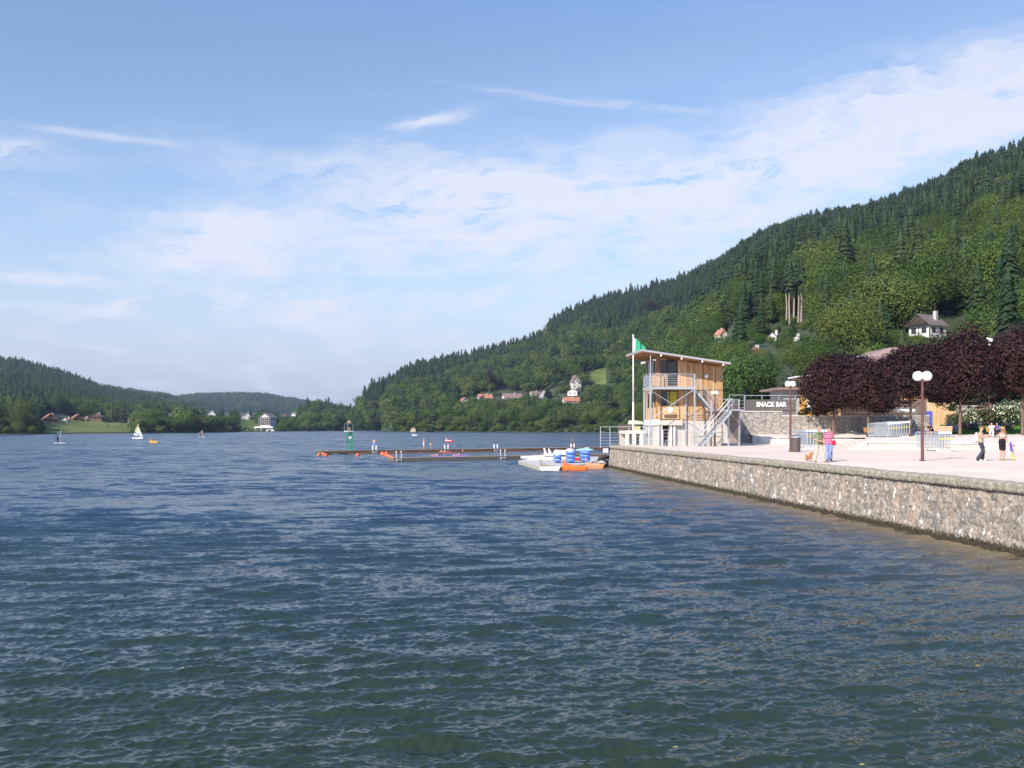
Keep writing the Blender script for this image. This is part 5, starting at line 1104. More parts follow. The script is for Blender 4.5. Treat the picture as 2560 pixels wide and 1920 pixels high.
def person(label, loc, rz, pose=None, fem=False, skin=None, hair=None, hairlen=0, clothes=(), vox=.012, scale=1.0, group=None, cat='person', fingers=True):
    J = {k: V3(v) for k, v in {**STAND, **(pose or {})}.items()}; skin = skin or m_skin
    r = thing('person', loc, label, cat, group, rz); r.scale = (scale,)*3; b = MB(); fw = J['look'].normalized()
    sx = .9 if fem else 1.0
    side = (J['shr']-J['shl']).normalized()
    def torso(b, g=0.0, lo=0, hi=3):
        P = [J['pel'], J['waist'], J['chest'], (J['shl']+J['shr'])/2 - V3((0, 0, .02))]; W = [.085, .065 if fem else .08, .085, .10]; R = [.105, .088 if fem else .10, .108, .07]
        for i in range(lo, hi):
            for s in (-1, 1): limb(b, P[i] + side*s*W[i]*sx, P[i+1] + side*s*W[i+1]*sx, R[i]+g, R[i+1]+g)
            limb(b, P[i], P[i+1], R[i]+g, R[i+1]+g)
    torso(b); limb(b, J['neck']-V3((0, 0, .05)), J['head']-V3((0, 0, .03)), .055, .05)
    if fem:
        for s in (-1, 1): b.ball(J['chest'] + side*s*.075 + fw*.085, .062)
    h = J['head']; b.ball(h + V3((0, 0, .02)), .078, n=16, m=12, rz=.105, ry=.092); b.ball(h + fw*.035 - V3((0, 0, .055)), .052, n=12, m=8, rz=.05)
    b.ball(h + fw*.098 - V3((0, 0, .008)), .015, rz=.026); hs = fw.cross(V3((0, 0, 1)))
    for s in (-1, 1): b.ball(h + hs*s*.08 - V3((0, 0, .0)), .014, rz=.032)
    b.ball(h + fw*.083 - V3((0, 0, .055)), .02, rz=.010)
    for s in 'lr':
        limb(b, J['sh'+s], J['el'+s], .047*sx, .037*sx); limb(b, J['el'+s], J['wr'+s], .037*sx, .025*sx)
        limb(b, J['hi'+s], J['kn'+s], .085, .056); limb(b, J['kn'+s], J['kn'+s].lerp(J['an'+s], .35), .052, .056); limb(b, J['kn'+s].lerp(J['an'+s], .35), J['an'+s], .056, .036)
        f = J.get('toe'+s, J['an'+s] + V3((.02 if s == 'r' else -.02, -.17, -.045))); limb(b, J['an'+s] - V3((0, -.03, .03)), f, .038, .028)
        d = (J['wr'+s]-J['el'+s]).normalized(); a = d.cross(side); a = a.normalized() if a.length > .1 else V3((0, 1, 0)); pc = J['wr'+s] + d*.05; limb(b, J['wr'+s], pc, .024, .03)
        if fingers:
            for k, L in enumerate((.065, .075, .07, .055)):
                o = a*(k-1.5)*.021; b1 = pc + d*.02 + o; m1 = b1 + d*L*.55 + side*(-.008 if s == 'r' else .008); limb(b, b1, m1, .0105, .010, 7); limb(b, m1, m1 + d*L*.4 + side*(-.018 if s == 'r' else .018), .010, .0085, 7)
            limb(b, J['wr'+s] + d*.02 - a*.02, J['wr'+s] + d*.06 - a*.05, .013, .010, 7)
    body = fuse(b, 'body', skin, r, vox)
    e = MB()
    for s in (-1, 1): e.ball(h + hs*s*.030 + fw*.088 + V3((0, 0, .012)), .0105, n=8, m=6, rz=.008)
    e.build('eyes', m_eye, body)
    if hair:
        hb = MB(); up = V3((0, 0, .05)); hb.ball(h - fw*.016 + up*.9, .086, n=16, m=12, rz=.086, ry=.094)
        if hairlen: 
            for k in range(3): hb.ball(h - fw*.06 + hs*(k-1)*.045 - V3((0, 0, hairlen*.5)), .05, rz=hairlen*.65)
        fuse(hb, 'hair', hair, r, vox)
    for c in clothes:
        nm, kind, mt, g = c[:4]; k = c[4] if len(c) > 4 else None; q = MB()
        if kind == 'top': torso(q, g, 0 if k != 'crop' else 1); 
        if kind == 'top' and k != 'sleeveless':
            t = k if isinstance(k, float) else .55
            for s in 'lr':
                limb(q, J['sh'+s], J['sh'+s].lerp(J['el'+s], min(t, 1)), .05+g, .045+g)
                if t > 1: limb(q, J['el'+s], J['el'+s].lerp(J['wr'+s], t-1), .042+g, .034+g)
        if kind == 'legs':
            torso(q, g*.9, 0, 1); t = k or 2.0
            for s in 'lr':
                limb(q, J['hi'+s], J['hi'+s].lerp(J['kn'+s], min(t, 1)), .088+g, .062+g)
                if t > 1:
                    fl = c[5] if len(c) > 5 else 0; e2 = J['kn'+s].lerp(J['an'+s], min(t-1, .93)); limb(q, J['kn'+s], e2, .060+g, .052+g+fl)
        if kind == 'skirt':
            c0 = (J['hil']+J['hir'])/2; c1 = (J['knl']+J['knr'])/2; torso(q, g, 0, 1); e2 = c0.lerp(c1, k or .8)
            for s in (-1, 0, 1): limb(q, c0+side*s*.07, e2+side*s*.07, .10+g, .09+g)
        if kind == 'bra':
            for s in (-1, 1): q.ball(J['chest']+side*s*.075+fw*.09, .066); limb(q, J['chest']+side*s*.10+fw*.09, J['sh'+('l' if s < 0 else 'r')]-side*s*.06+V3((0, 0, .045)), .012, .012)
            limb(q, J['chest']-side*.13, J['chest']-side*.1-fw*.09, .02, .02)
        if kind == 'shoes':
            for s in 'lr':
                f = J.get('toe'+s, J['an'+s] + V3((.02 if s == 'r' else -.02, -.17, -.045))); limb(q, J['an'+s]-V3((0, -.035, .032)), f, .043, .035)
        fuse(q, nm, mt, r, vox, 2)
    return r, J
def CM(n_, c, **k): return M(n_, c, rough=.85, var=.12, scale=14, spec=.15, **k)
m_jean = CM('blue denim', (.20, .26, .45)); m_beige = CM('beige cotton', (.50, .42, .34)); m_olive = CM('olive shirt', (.20, .23, .13)); m_hgrey = M('grey hair', (.25, .21, .18)); m_hdark = M('dark hair', (.035, .022, .018)); m_hblond = M('blond hair', (.42, .30, .15)); m_hbrown = M('brown hair', (.12, .07, .04))
m_stripe = bpy.data.materials.new('striped magenta top'); m_stripe.use_nodes = True; n, l = nt(m_stripe); tc = n.new('ShaderNodeTexCoord'); wv = n.new('ShaderNodeTexWave'); wv.bands_direction = 'Z'; wv.inputs['Scale'].default_value = 3.4; wv.inputs['Distortion'].default_value = 2.5; wv.inputs['Detail Scale'].default_value = 3
l.new(tc.outputs['Object'], wv.inputs[0]); rp = n.new('ShaderNodeValToRGB'); e = rp.color_ramp.elements; e[0].color = (.32, .02, .14, 1); e[1].color = (.60, .30, .42, 1); e[0].position = .5; e[1].position = .9; l.new(wv.outputs[0], rp.inputs[0]); l.new(rp.outputs[0], n['Principled BSDF'].inputs[0]); n['Principled BSDF'].inputs['Roughness'].default_value = .8
m_black = CM('black cloth', (.018, .016, .018)); m_whitec = CM('white cloth', (.78, .78, .76)); m_red = CM('red bag', (.50, .02, .06)); m_djean = CM('dark faded jeans', (.05, .05, .07)); m_sandal = CM('sandal', (.30, .20, .12))
m_bluet = CM('blue violet shirt', (.09, .08, .32)); m_lilac = CM('lilac scarf', (.45, .40, .6))
# walking couple
p = gp(2046, 1156, ZP); PM, J = person('grey-haired man in olive shirt and beige trousers walking beside the woman with the red bag', (p.x, p.y, 2.15), .35,
    dict(ell=(-.25, .03, 1.13), wrl=(-.10, -.20, 1.05), elr=(.24, -.02, 1.15), wrr=(.14, -.20, 1.0), knl=(-.12, -.03, .50), anl=(-.17, .08, .08), knr=(.12, -.14, .52), anr=(.20, -.22, .08), look=(.5, -1, 0)),
    hair=m_hgrey, clothes=(('shirt', 'top', m_olive, .025, .6), ('trousers', 'legs', m_beige, .018), ('shoes', 'shoes', m_sandal, 0)))
q = MB(); limb(q, (-.05, -.15, .98), (.13, -.15, .98), .05, .05); limb(q, (.15, -.08, .95), (.20, .06, .86), .07, .09); fuse(q, 'jacket', CM('grey green jacket', (.10, .11, .09)), PM, .014)
q = MB(); limb(q, (-.18, .0, 1.47), (.18, .0, 1.47), .035, .035); limb(q, (-.12, -.12, 1.42), (.12, -.12, 1.42), .03, .03); fuse(q, 'pullover', CM('moss pullover', (.15, .16, .08)), PM, .014)
p = gp(2118-2, 1153, ZP); p = gp(2072, 1153, ZP); PW, J = person('dark-haired woman in striped magenta top and jeans with a red shoulder bag', (p.x, p.y, 2.15), -.1,
    dict(ell=(-.24, .02, 1.12), wrl=(-.25, -.05, .86), elr=(.24, -.03, 1.15), wrr=(.12, -.16, 1.33), knl=(-.08, -.03, .50), anl=(-.09, -.08, .08), knr=(.10, -.08, .50), anr=(.11, .06, .10), look=(.15, -1, -.15)),
    fem=True, hair=m_hdark, clothes=(('top', 'top', m_stripe, .022, .7), ('jeans', 'legs', m_jean, .014, 2.0, .02), ('shoes', 'shoes', m_black, 0)), scale=.965)
bg_ = thing('shoulder_bag', (p.x+.20, p.y-.06, 2.15), 'red shoulder bag hanging at the side of the woman in the magenta top', 'bag'); q = MB(); limb(q, (0, 0, .98), (.06, 0, 1.0), .075, .07); limb(q, (0, 0, .88), (.07, 0, .88), .085, .085); fuse(q, 'pouch', m_red, bg_, .014)
MB().bar((.03, 0, 1.02), (-.05, .02, 1.43), .025).build('strap', m_red, bg_)
# small dog
dg_ = gp(2022, 1153.5, ZP); D = thing('dog', (dg_.x, dg_.y, 2.145), 'small shaggy brown dog at the feet of the man in the olive shirt', 'dog', None, -1.2)
q = MB(); limb(q, (-.14, 0, .24), (.10, 0, .26), .085, .095); limb(q, (.10, 0, .28), (.20, 0, .38), .065, .06); q.ball((.23, 0, .42), .075); limb(q, (.26, 0, .40), (.33, 0, .385), .04, .03); limb(q, (-.2, 0, .28), (-.27, 0, .40), .028, .02)
for sx_ in (-1, 1):
    limb(q, (.10, sx_*.05, .22), (.11, sx_*.055, .12), .035, .024); limb(q, (.11, sx_*.055, .12), (.12, sx_*.055, .03), .024, .028)
    limb(q, (-.14, sx_*.055, .22), (-.10, sx_*.06, .16), .05, .035); limb(q, (-.10, sx_*.06, .16), (-.17, sx_*.06, .09), .03, .022); limb(q, (-.17, sx_*.06, .09), (-.15, sx_*.06, .03), .022, .026); limb(q, (.21, sx_*.06, .47), (.19, sx_*.075, .40), .025, .02)
o = fuse(q, 'body', M('ginger fur', (.34, .17, .07), var=.4, scale=25, bump=.6), D, .012); tx = bpy.data.textures.new('fur', 'CLOUDS'); tx.noise_scale = .03; md = o.modifiers.new('shag', 'DISPLACE'); md.texture = tx; md.strength = .03
# two women with towel
p = gp(2452, 1152, ZP); P3, J = person('person in sleeveless top and flared dark jeans with a white backpack, hands raised in front', (p.x, p.y, 2.15), .9,
    dict(ell=(-.20, -.12, 1.18), wrl=(-.08, -.34, 1.28), elr=(.20, -.14, 1.18), wrr=(.08, -.36, 1.22), knl=(-.09, -.12, .50), anl=(-.11, .10, .08), knr=(.09, -.10, .50), anr=(.12, -.02, .08), look=(0, -1, -.35)),
    hair=m_hbrown, hairlen=.0, clothes=(('top', 'top', CM('sandy top', (.36, .27, .18)), .015, 'sleeveless'), ('jeans', 'legs', m_djean, .016, 2.0, .045), ('shoes', 'shoes', m_whitec, 0)), fem=True, scale=1.02)
bp_ = thing('backpack', (p.x, p.y, 2.15), 'white rounded backpack on the back of the person in flared jeans', 'backpack', None, .9); q = MB(); limb(q, (0, .19, 1.35), (0, .22, 1.05), .11, .15); fuse(q, 'bag', CM('pale bag', (.50, .50, .44)), bp_, .02); MB().bar((-.12, -.0, 1.49), (-.12, .14, 1.45), .03).bar((.12, -.0, 1.49), (.12, .14, 1.45), .03).build('strap', m_black, bp_)
p = gp(2505.5, 1150.5, ZP); P4, J = person('blond woman in white bikini top and black skirt holding out one arm', (p.x, p.y, 2.15), .15,
    dict(ell=(-.36, -.10, 1.22), wrl=(-.58, -.18, 1.24), elr=(.27, .03, 1.15), wrr=(.32, -.02, .92), knl=(-.09, -.04, .50), anl=(-.09, .0, .08), knr=(.09, -.03, .50), anr=(.12, .03, .08), look=(-.7, -1, -.05)),
    fem=True, hair=m_hblond, hairlen=.07, clothes=(('bikini_top', 'bra', m_whitec, 0), ('skirt', 'skirt', m_black, .022, .72), ('sandals', 'shoes', m_sandal, -.005)), scale=.975)
q = MB(); hd_ = STAND['head']
MB().box(-.16, .02, -.12, -.09, 1.625, 1.665).build('sunglasses', m_black, P4)
tw = thing('towel', (p.x+.42, p.y, 2.15), 'violet, white and yellow-green beach towel hanging from the blond woman\'s hand', 'towel')
for nm, cx, mt, z0, z1 in (('white_part', -.10, m_whitec, .20, .92), ('violet_part', .02, CM('violet towel', (.14, .06, .34)), .18, .95), ('yellow_part', .03, CM('lime towel', (.60, .66, .14)), .03, .45)):
    vs = []; 
    for j in range(14):
        t = j/13; z = z0 + (z1-z0)*t; w_ = .10 - .05*t
        for i in range(9): s_ = i/8-.5; vs.append((cx + s_*w_*2 + (1-t)*.12, (.03 if nm != 'yellow_part' else -.04)*math.sin(s_*14+cx*40) + (0 if nm != 'white_part' else .05), z))
    o = np_mesh(nm, np.array(vs), grid_faces(14, 9), mt); o.parent = tw; sm = o.modifiers.new('th', 'SOLIDIFY'); sm.thickness = .012
# seated people
def sitpose(lean=.1, **k):
    d_ = dict(pel=(0, .12, .53), waist=(0, .10-lean*.3, .68), chest=(0, .06-lean, .88), neck=(0, .02-lean*1.7, 1.04), head=(0, -.03-lean*2.2, 1.18), shl=(-.17, .03-lean*1.4, 1.0), shr=(.17, .03-lean*1.4, 1.0),
         ell=(-.21, -.10-lean*1.2, .78), elr=(.21, -.10-lean*1.2, .78), wrl=(-.08, -.33-lean, .74), wrr=(.08, -.33-lean, .74), hil=(-.09, .08, .52), hir=(.09, .08, .52), knl=(-.12, -.36, .54), knr=(.12, -.36, .54), anl=(-.11, -.36, .09), anr=(.13, -.30, .09)); d_.update(k); return d_
bx = dp(2350, bd).x - .95; yb_ = bd + .05
person('person in black clothes bent over a book on the orange bench', (bx+.1, yb_-.1, gz(bx, yb_)), -.9, sitpose(.20, look=(0, -1, -.9)), hair=m_hdark, clothes=(('shirt', 'top', m_black, .02, .5), ('shorts', 'legs', m_black, .02, .9), ('shoes', 'shoes', m_sandal, 0)), vox=.016)
bk = MB().hexa([(-.16, -.12, .70), (0, -.12, .67), (0, .1, .67), (-.16, .1, .70)], [(-.16, -.12, .715), (0, -.12, .685), (0, .1, .685), (-.16, .1, .715)]).build('book', m_whitep, None, loc=(bx-.38, yb_-.38, gz(bx, yb_)), rz=-.9); tag(bk, 'open pale book held by the person reading on the bench', 'book')
q89 = dp(2490, 89).x; zb9 = gz(q89, 89)
person('bald person in white shirt and white trousers sitting on the bench behind', (q89-.45, 88.9, zb9), -.5, sitpose(.05, wrr=(.0, -.42, .95), elr=(.2, -.2, .85), look=(-.3, -1, 0)), clothes=(('shirt', 'top', m_whitec, .025, .7), ('trousers', 'legs', m_whitec, .03)), vox=.016)
person('person in blue violet shirt sitting at the right of the white-clad person', (q89+.1, 88.95, zb9), -.7, sitpose(.08, wrl=(-.2, -.45, .80), look=(-.3, -1, 0)), hair=m_hdark, clothes=(('shirt', 'top', m_bluet, .025, .5), ('trousers', 'legs', m_black, .02)), vox=.016)

# ------------------------------------------------------------------ jetties
m_jet = M('weathered jetty timber', (.24, .205, .17), rough=.9, var=.3, scale=1.2, stretch=(1, 6, 1)); m_jside = M('brown jetty fascia', (.11, .07, .045), rough=.9, var=.35, scale=.9, stretch=(.3, 1, 3)); m_rust = M('rusty waler', (.26, .12, .06), var=.3, scale=2)
JA = math.atan2(27.4, 45.2)
def jetty(name, x, y, L, W, ztop, label, side, low=None):
    r = thing(name, (x, y, 0), label, 'jetty', None, JA); b = MB(); k = int(L/.22)
    for i in range(k): b.box(i*.22, i*.22+.205, 0, W, ztop-.06, ztop + .006*((i*7) % 3))
    b.build('deck', m_jet, r); MB().box(0, L, -.05, -.002, ztop-.42, ztop-.02).box(-.05, -.002, 0, W, ztop-.42, ztop-.02).build('fascia', side, r)
    b = MB()
    for i in range(int(L/3.2)+1): b.box(i*3.2+.1, i*3.2+1.6, .25, W-.2, -.35, ztop-.28)
    b.build('floats', M('float dark', (.05, .045, .04)), r)
    if low: MB().box(4, L-3, -.075, -.051, ztop-.52, ztop-.36).build('waler', low, r)
    return r
JF = jetty('jetty', -27.3, 138, 54, 2.2, .5, 'long brown swimming jetty farther out, carrying the green diving platform', m_jside, m_rust)
JN = jetty('jetty', -13.3, 108.5, 33, 1.8, .42, 'nearer grey swimming jetty with small white-knobbed ladders', M('grey jetty fascia', (.13, .11, .09), var=.25, scale=1, stretch=(.3, 1, 3)))
def jat(r, px, v=.6):   # point on a jetty seen in direction px
    o = r.location; c, s = math.cos(JA), math.sin(JA); k = (px-HX)/F; # (o.x + u c - v s) = k (o.y + u s + v c)
    u = (k*(o.y + v*c) - o.x + v*s)/(c - k*s); return Vector((o.x + u*c - v*s, o.y + u*s + v*c, 0))
def ladder(r, px, label, zt, pads=True, w=.6):
    p = jat(r, px, .05); t = thing('ladder', (p.x, p.y, zt), label, 'ladder', 'swimming ladders', JA); h = .62 if pads else .68
    for s in (-w/2, w/2):
        if pads: MB().box(s-.085, s+.085, -.02, .12, .05, h+.0).ball((s, .05, h), .085, rz=.1, ry=.07).build('grab_pad', m_globe, t, bevel=.03)
        else: MB().cyl((s, 0, 0), (s, 0, h-.1), .03).ball((s, 0, h), .085).build('handle_post', m_globe, t)
        MB().cyl((s, -.12, -.8), (s, -.12, .1), .03).build('rail', m_steel, t)
    b = MB()
    for z in (-.25, -.5, -.75): b.box(-w/2, w/2, -.2, -.1, z, z+.05)
    b.build('rung', m_steel, t); MB().box(-w/2-.1, w/2+.1, -.12, -.06, -.33, -.18).build('white_plate', m_globe, t)
for px, lab in ((936.5, 'swimming ladder with white pads beside the man in blue shorts'), (1116.5, 'swimming ladder with white pads in the middle of the far jetty'), (1240, 'white-padded swimming ladder right of the middle of the far jetty'), (1432, 'white-padded swimming ladder nearest the blue stacked seats')): ladder(JF, px, lab, .5)
for px, lab in ((997, 'knobbed ladder at the left end of the near jetty'), (1257, 'knobbed ladder at the right part of the near jetty')): ladder(JN, px, lab, .42, False, .62)
# diving platform
p = jat(JF, 873, 1.0); m_grn = M('green paint', (.01, .20, .10), rough=.4); t = thing('diving_platform', (p.x, p.y, .5), 'tall green steel diving platform near the left end of the far jetty', 'diving platform', None, JA)
for a in (-.40, .40):
    for c in (-.35, .35): MB().bar((a, c, 0), (a*.8, c*.8, 2.75), .13).build('leg', m_grn, t)
MB().bar((-.4, -.3, 2.4), (.4, -.3, 2.4), .12).bar((-.42, .3, 1.3), (.42, .3, 1.3), .09).build('cross_bar', m_grn, t); MB().box(-.48, .48, -.45, .8, 2.76, 2.86).build('platform', m_globe, t); MB().box(-.22, .22, -.40, -.37, 1.7, 2.05).build('notice', m_globe, t)
for s in (-1, 1): MB().cyl((s*.44, -.4, 2.87), (s*.44, -.4, 3.9), .02).cyl((s*.44, .75, 2.87), (s*.44, .75, 3.9), .02).cyl((s*.44, -.4, 3.9), (s*.44, .75, 3.9), .02).build('railing', m_steel, t)
FAR = dict(vox=.02, fingers=False)
m_bshort = CM('light blue shorts', (.14, .30, .60)); m_dshort = CM('dark shorts', (.05, .06, .09)); m_trunk_w = CM('pale swim shorts', (.55, .58, .72))
person('man in dark shorts standing on top of the green diving platform', (p.x, p.y, 3.36), JA+2.9, dict(ell=(-.30, .02, 1.18), elr=(.30, .02, 1.18), wrl=(-.42, -.05, .98), wrr=(.42, -.05, .98)), skin=m_skin, hair=m_hbrown, clothes=(('shorts', 'legs', m_dshort, .02, .9),), **FAR)
p = jat(JF, 936, .9); person('man in light blue shorts, hands on hips, on the far jetty', (p.x, p.y, .51), .1, dict(ell=(-.36, .06, 1.18), elr=(.36, .06, 1.18), wrl=(-.17, -.02, 1.02), wrr=(.17, -.02, 1.02)), hair=m_hdark, clothes=(('shorts', 'legs', m_bshort, .025, .9),), **FAR)
p = jat(JF, 1060, 1.2); person('slim person in pale swim shorts standing on the far jetty', (p.x, p.y, .51), -1.3, dict(), hair=m_hblond, clothes=(('shorts', 'legs', m_trunk_w, .025, .9),), **FAR)
p = jat(JF, 1077, 1.0); person('person in white bikini bending forward on the far jetty', (p.x, p.y, .51), .3, dict(chest=(0, -.12, 1.22), neck=(0, -.25, 1.32), head=(0, -.34, 1.42), shl=(-.16, -.2, 1.28), shr=(.16, -.2, 1.28), ell=(-.18, -.3, 1.02), elr=(.18, -.3, 1.02), wrl=(-.12, -.3, .78), wrr=(.12, -.3, .78), look=(0, -1, -1)), fem=True, skin=m_skin2, hair=m_hdark, hairlen=.1, clothes=(('swimsuit', 'legs', m_whitec, .012, .15),), scale=.86, **FAR)
p = jat(JF, 1431, .7); person('bather with long hair climbing at the rightmost padded ladder', (p.x, p.y, .3), .05, dict(ell=(-.24, -.1, 1.18), elr=(.24, -.1, 1.18), wrl=(-.26, -.25, 1.02), wrr=(.26, -.25, 1.02)), fem=True, skin=m_skin2, hair=m_hbrown, hairlen=.12, clothes=(('swimsuit', 'top', m_dshort, .01, 'sleeveless'),), scale=.92, **FAR)
# bathers on mats
def mat_float(px, y, c, lab, plab, L=1.7, prone=True):
    p = gp(px, y, .03); t = thing('air_mattress', (p.x, p.y, .05), lab, 'air mattress', None, .1); b = MB()
    for i in range(5): limb(b, (-L/2, (i-2)*.14, 0), (L/2, (i-2)*.14, 0), .08, .08, 10)
    limb(b, (L/2+.05, -.28, .04), (L/2+.05, .28, .04), .1, .1); fuse(b, 'mattress', c, t, .03)
    P = dict(pel=(0, 0, .20), waist=(.16, 0, .25), chest=(.34, 0, .42), neck=(.42, 0, .58), head=(.47, 0, .74), shl=(.38, -.18, .52), shr=(.38, .18, .52), ell=(.42, -.24, .26), elr=(.42, .24, .26), wrl=(.5, -.2, .10), wrr=(.5, .2, .10), hil=(-.05, -.09, .19), hir=(-.05, .09, .19), knl=(-.45, -.12, .16), knr=(-.45, .12, .16), anl=(-.85, -.1, .14), anr=(-.85, .1, .14), toel=(-.98, -.1, .1), toer=(-.98, .1, .1), look=(.3, -1, 0))
    person(plab, (p.x-.1, p.y, .05), 0, P, fem=True, hair=m_hblond, clothes=(('swimsuit', 'top', m_dshort, .008, 'crop'),), **FAR)
m_purple = M('purple vinyl', (.22, .08, .45), rough=.3)
mat_float(1096, 1141.5, m_purple, 'purple air mattress between the jetties, the left one', 'bather propped up on the left purple air mattress', 1.3)
mat_float(1150, 1140.5, M('violet vinyl', (.32, .16, .60), rough=.3), 'longer violet air mattress between the jetties, the right one', 'bather in dark swimsuit propped up on the right violet air mattress', 1.8)
mat_float(1115, 1131.8, M('red vinyl', (.55, .05, .07), rough=.3), 'red air mattress against the far jetty', 'bather lying on the red air mattress beside the jetty', 1.7)
# buoys
m_buoy = M('orange buoy', (.72, .13, .04), rough=.45, var=.06)
bq = None
def buoy(px, y, lab, R=.26, grp=None, mt=m_buoy):
    p = gp(px, y, .08); t = thing('buoy', (p.x, p.y, .1), lab, 'buoy', grp); MB().ball((0, 0, 0), R, n=16, m=10).build('float', mt, t, smooth=True); MB().cyl((0, 0, R*.9), (0, 0, R*1.2), .05).build('eye_ring', m_dkwood, t)
for px, y, lab in ((797, 1138, 'single orange buoy farthest left of the far jetty'), (808, 1135.5, 'orange buoy in the cluster at the far jetty head, lower left'), (811.5, 1133.5, 'topmost orange buoy in the cluster at the far jetty head'), (814.5, 1138.5, 'orange buoy in the cluster at the far jetty head, right'), (894, 1138, 'single orange buoy below the green diving platform')): buoy(px, y, lab)
for i, (px, y) in enumerate(((955.5, 1134), (958.5, 1136.5), (966.5, 1133.2), (965, 1138.2), (970.5, 1140.5), (975.5, 1143), (980.5, 1145), (983.5, 1148))): buoy(px, y, 'orange buoy in the slanting chain leading to the near jetty' , .27, 'orange buoys of the slanting chain')
buoy(892, 1094.3, 'tiny pink buoy on open water right of the diving platform', .35, None, M('pink buoy', (.6, .05, .25)))

# ------------------------------------------------------------------ boats
m_boatw = M('white hull', (.78, .77, .74), rough=.3); m_boatr = M('red hull', (.5, .04, .04), rough=.3); m_boaty = M('yellow hull', (.75, .45, .06), rough=.3); m_boato = M('orange hull', (.70, .18, .04), rough=.35)
def pedalo(px, y, hull, deck, lab, riders=2, L=2.6, rz=0):
    p = gp(px, y, 0); t = thing('pedal_boat', (p.x, p.y, 0), lab, 'pedal boat', None, rz)
    b = MB()
    for s in (-1, 1): b.add(*(lambda m: (m.v, m.f))(MB().hexa([(-L*.42, s*.5-.22, -.15), (L*.40, s*.5-.16, -.15), (L*.40, s*.5+.16, -.15), (-L*.42, s*.5+.22, -.15)], [(-L*.5, s*.5-.28, .32), (L*.55, s*.5-.2, .40), (L*.55, s*.5+.2, .40), (-L*.5, s*.5+.28, .32)])))
    b.build('hull', hull, t, bevel=.06)
    MB().hexa([(-L*.42, -.7, .33), (L*.3, -.7, .36), (L*.3, .7, .36), (-L*.42, .7, .33)], [(-L*.40, -.66, .48), (L*.26, -.62, .46), (L*.26, .62, .46), (-L*.40, .66, .48)]).build('deck', deck, t, bevel=.04)
    for s in (-1, 1): MB().hexa([(-.75, s*.33-.24, .481), (-.2, s*.33-.24, .481), (-.2, s*.33+.24, .481), (-.75, s*.33+.24, .481)], [(-.75, s*.33-.24, .62), (-.2, s*.33-.24, .58), (-.2, s*.33+.24, .58), (-.75, s*.33+.24, .62)]).box(-.85, -.751, s*.33-.24, s*.33+.24, .481, 1.0).build('seat', deck, t, bevel=.04)
    for k in range(riders):
        s = -1 if k else 1; a = Matrix.Rotation(rz, 3, 'Z') @ Vector((-.48, s*.33, .09))
        person(f'{"near" if k else "far"} rider sitting in the {lab.split(" with")[0]}', (p.x+a.x, p.y+a.y, a.z), rz+math.pi/2, sitpose(0), skin=m_skin2 if k else m_skin, hair=m_hdark if k else m_hblond, clothes=(('shorts', 'legs', m_dshort, .02, .8),), vox=.03, fingers=False)
    return t
pedalo(1036, 1089, m_boatw, m_boatw, 'white pedal boat with riders near the boathouse, far out', 2, 2.9, .1)
pedalo(1123, 1105, m_boatr, m_boatw, 'white and red pedal boat with riders behind the far jetty', 2, 2.4, -.15)
pedalo(385, 1107, m_boaty, m_boaty, 'yellow pedal boat with riders right of the catamaran', 2, 2.2, .2)
# catamaran
p = gp(345, 1096.5, 0); S_ = p.y/F; t = thing('catamaran', (p.x, p.y, 0), 'small catamaran with a colourful striped sail left of the yellow pedal boat', 'sailing boat', None, .15); t.scale = (.68, .8, 1)
for s in (-1, 1): MB().hexa([(-2.4, s*1.1-.15, -.1), (2.2, s*1.1-.1, -.1), (2.2, s*1.1+.1, -.1), (-2.4, s*1.1+.15, -.1)], [(-2.6, s*1.1-.2, .38), (2.9, s*1.1-.05, .5), (2.9, s*1.1+.05, .5), (-2.6, s*1.1+.2, .38)]).build('hull', m_boatw, t, bevel=.05)
MB().box(-1.2, .9, -1.0, 1.0, .4, .46).build('trampoline', m_dark, t); H_ = 37*S_; MB().cyl((.5, 0, .46), (.2, 0, H_), .07, .04).build('mast', m_steel, t)
m_sail = bpy.data.materials.new('striped sail'); m_sail.use_nodes = True; n, l = nt(m_sail); tc = n.new('ShaderNodeTexCoord'); sp = n.new('ShaderNodeSeparateXYZ'); l.new(tc.outputs['Object'], sp.inputs[0]); ma = n.new('ShaderNodeMath'); ma.operation = 'MULTIPLY_ADD'; ma.inputs[1].default_value = .55; l.new(sp.outputs[0], ma.inputs[0]); l.new(sp.outputs[2], ma.inputs[2]); mr = n.new('ShaderNodeMapRange'); mr.inputs[1].default_value = .5; mr.inputs[2].default_value = H_; l.new(ma.outputs[0], mr.inputs[0])
rp = n.new('ShaderNodeValToRGB'); rp.color_ramp.interpolation = 'CONSTANT'; e = rp.color_ramp.elements; cs = [(.75,.75,.7),(.12,.25,.5),(.75,.72,.62),(.70,.65,.10),(.75,.75,.7),(.45,.60,.12),(.65,.25,.35),(.35,.6,.15)]
while len(e) < len(cs): e.new(.5)
for i, c in enumerate(cs): e[i].position = i/len(cs); e[i].color = (*c, 1)
l.new(mr.outputs[0], rp.inputs[0]); l.new(rp.outputs[0], n['Principled BSDF'].inputs[0]); n['Principled BSDF'].inputs['Roughness'].default_value = .7
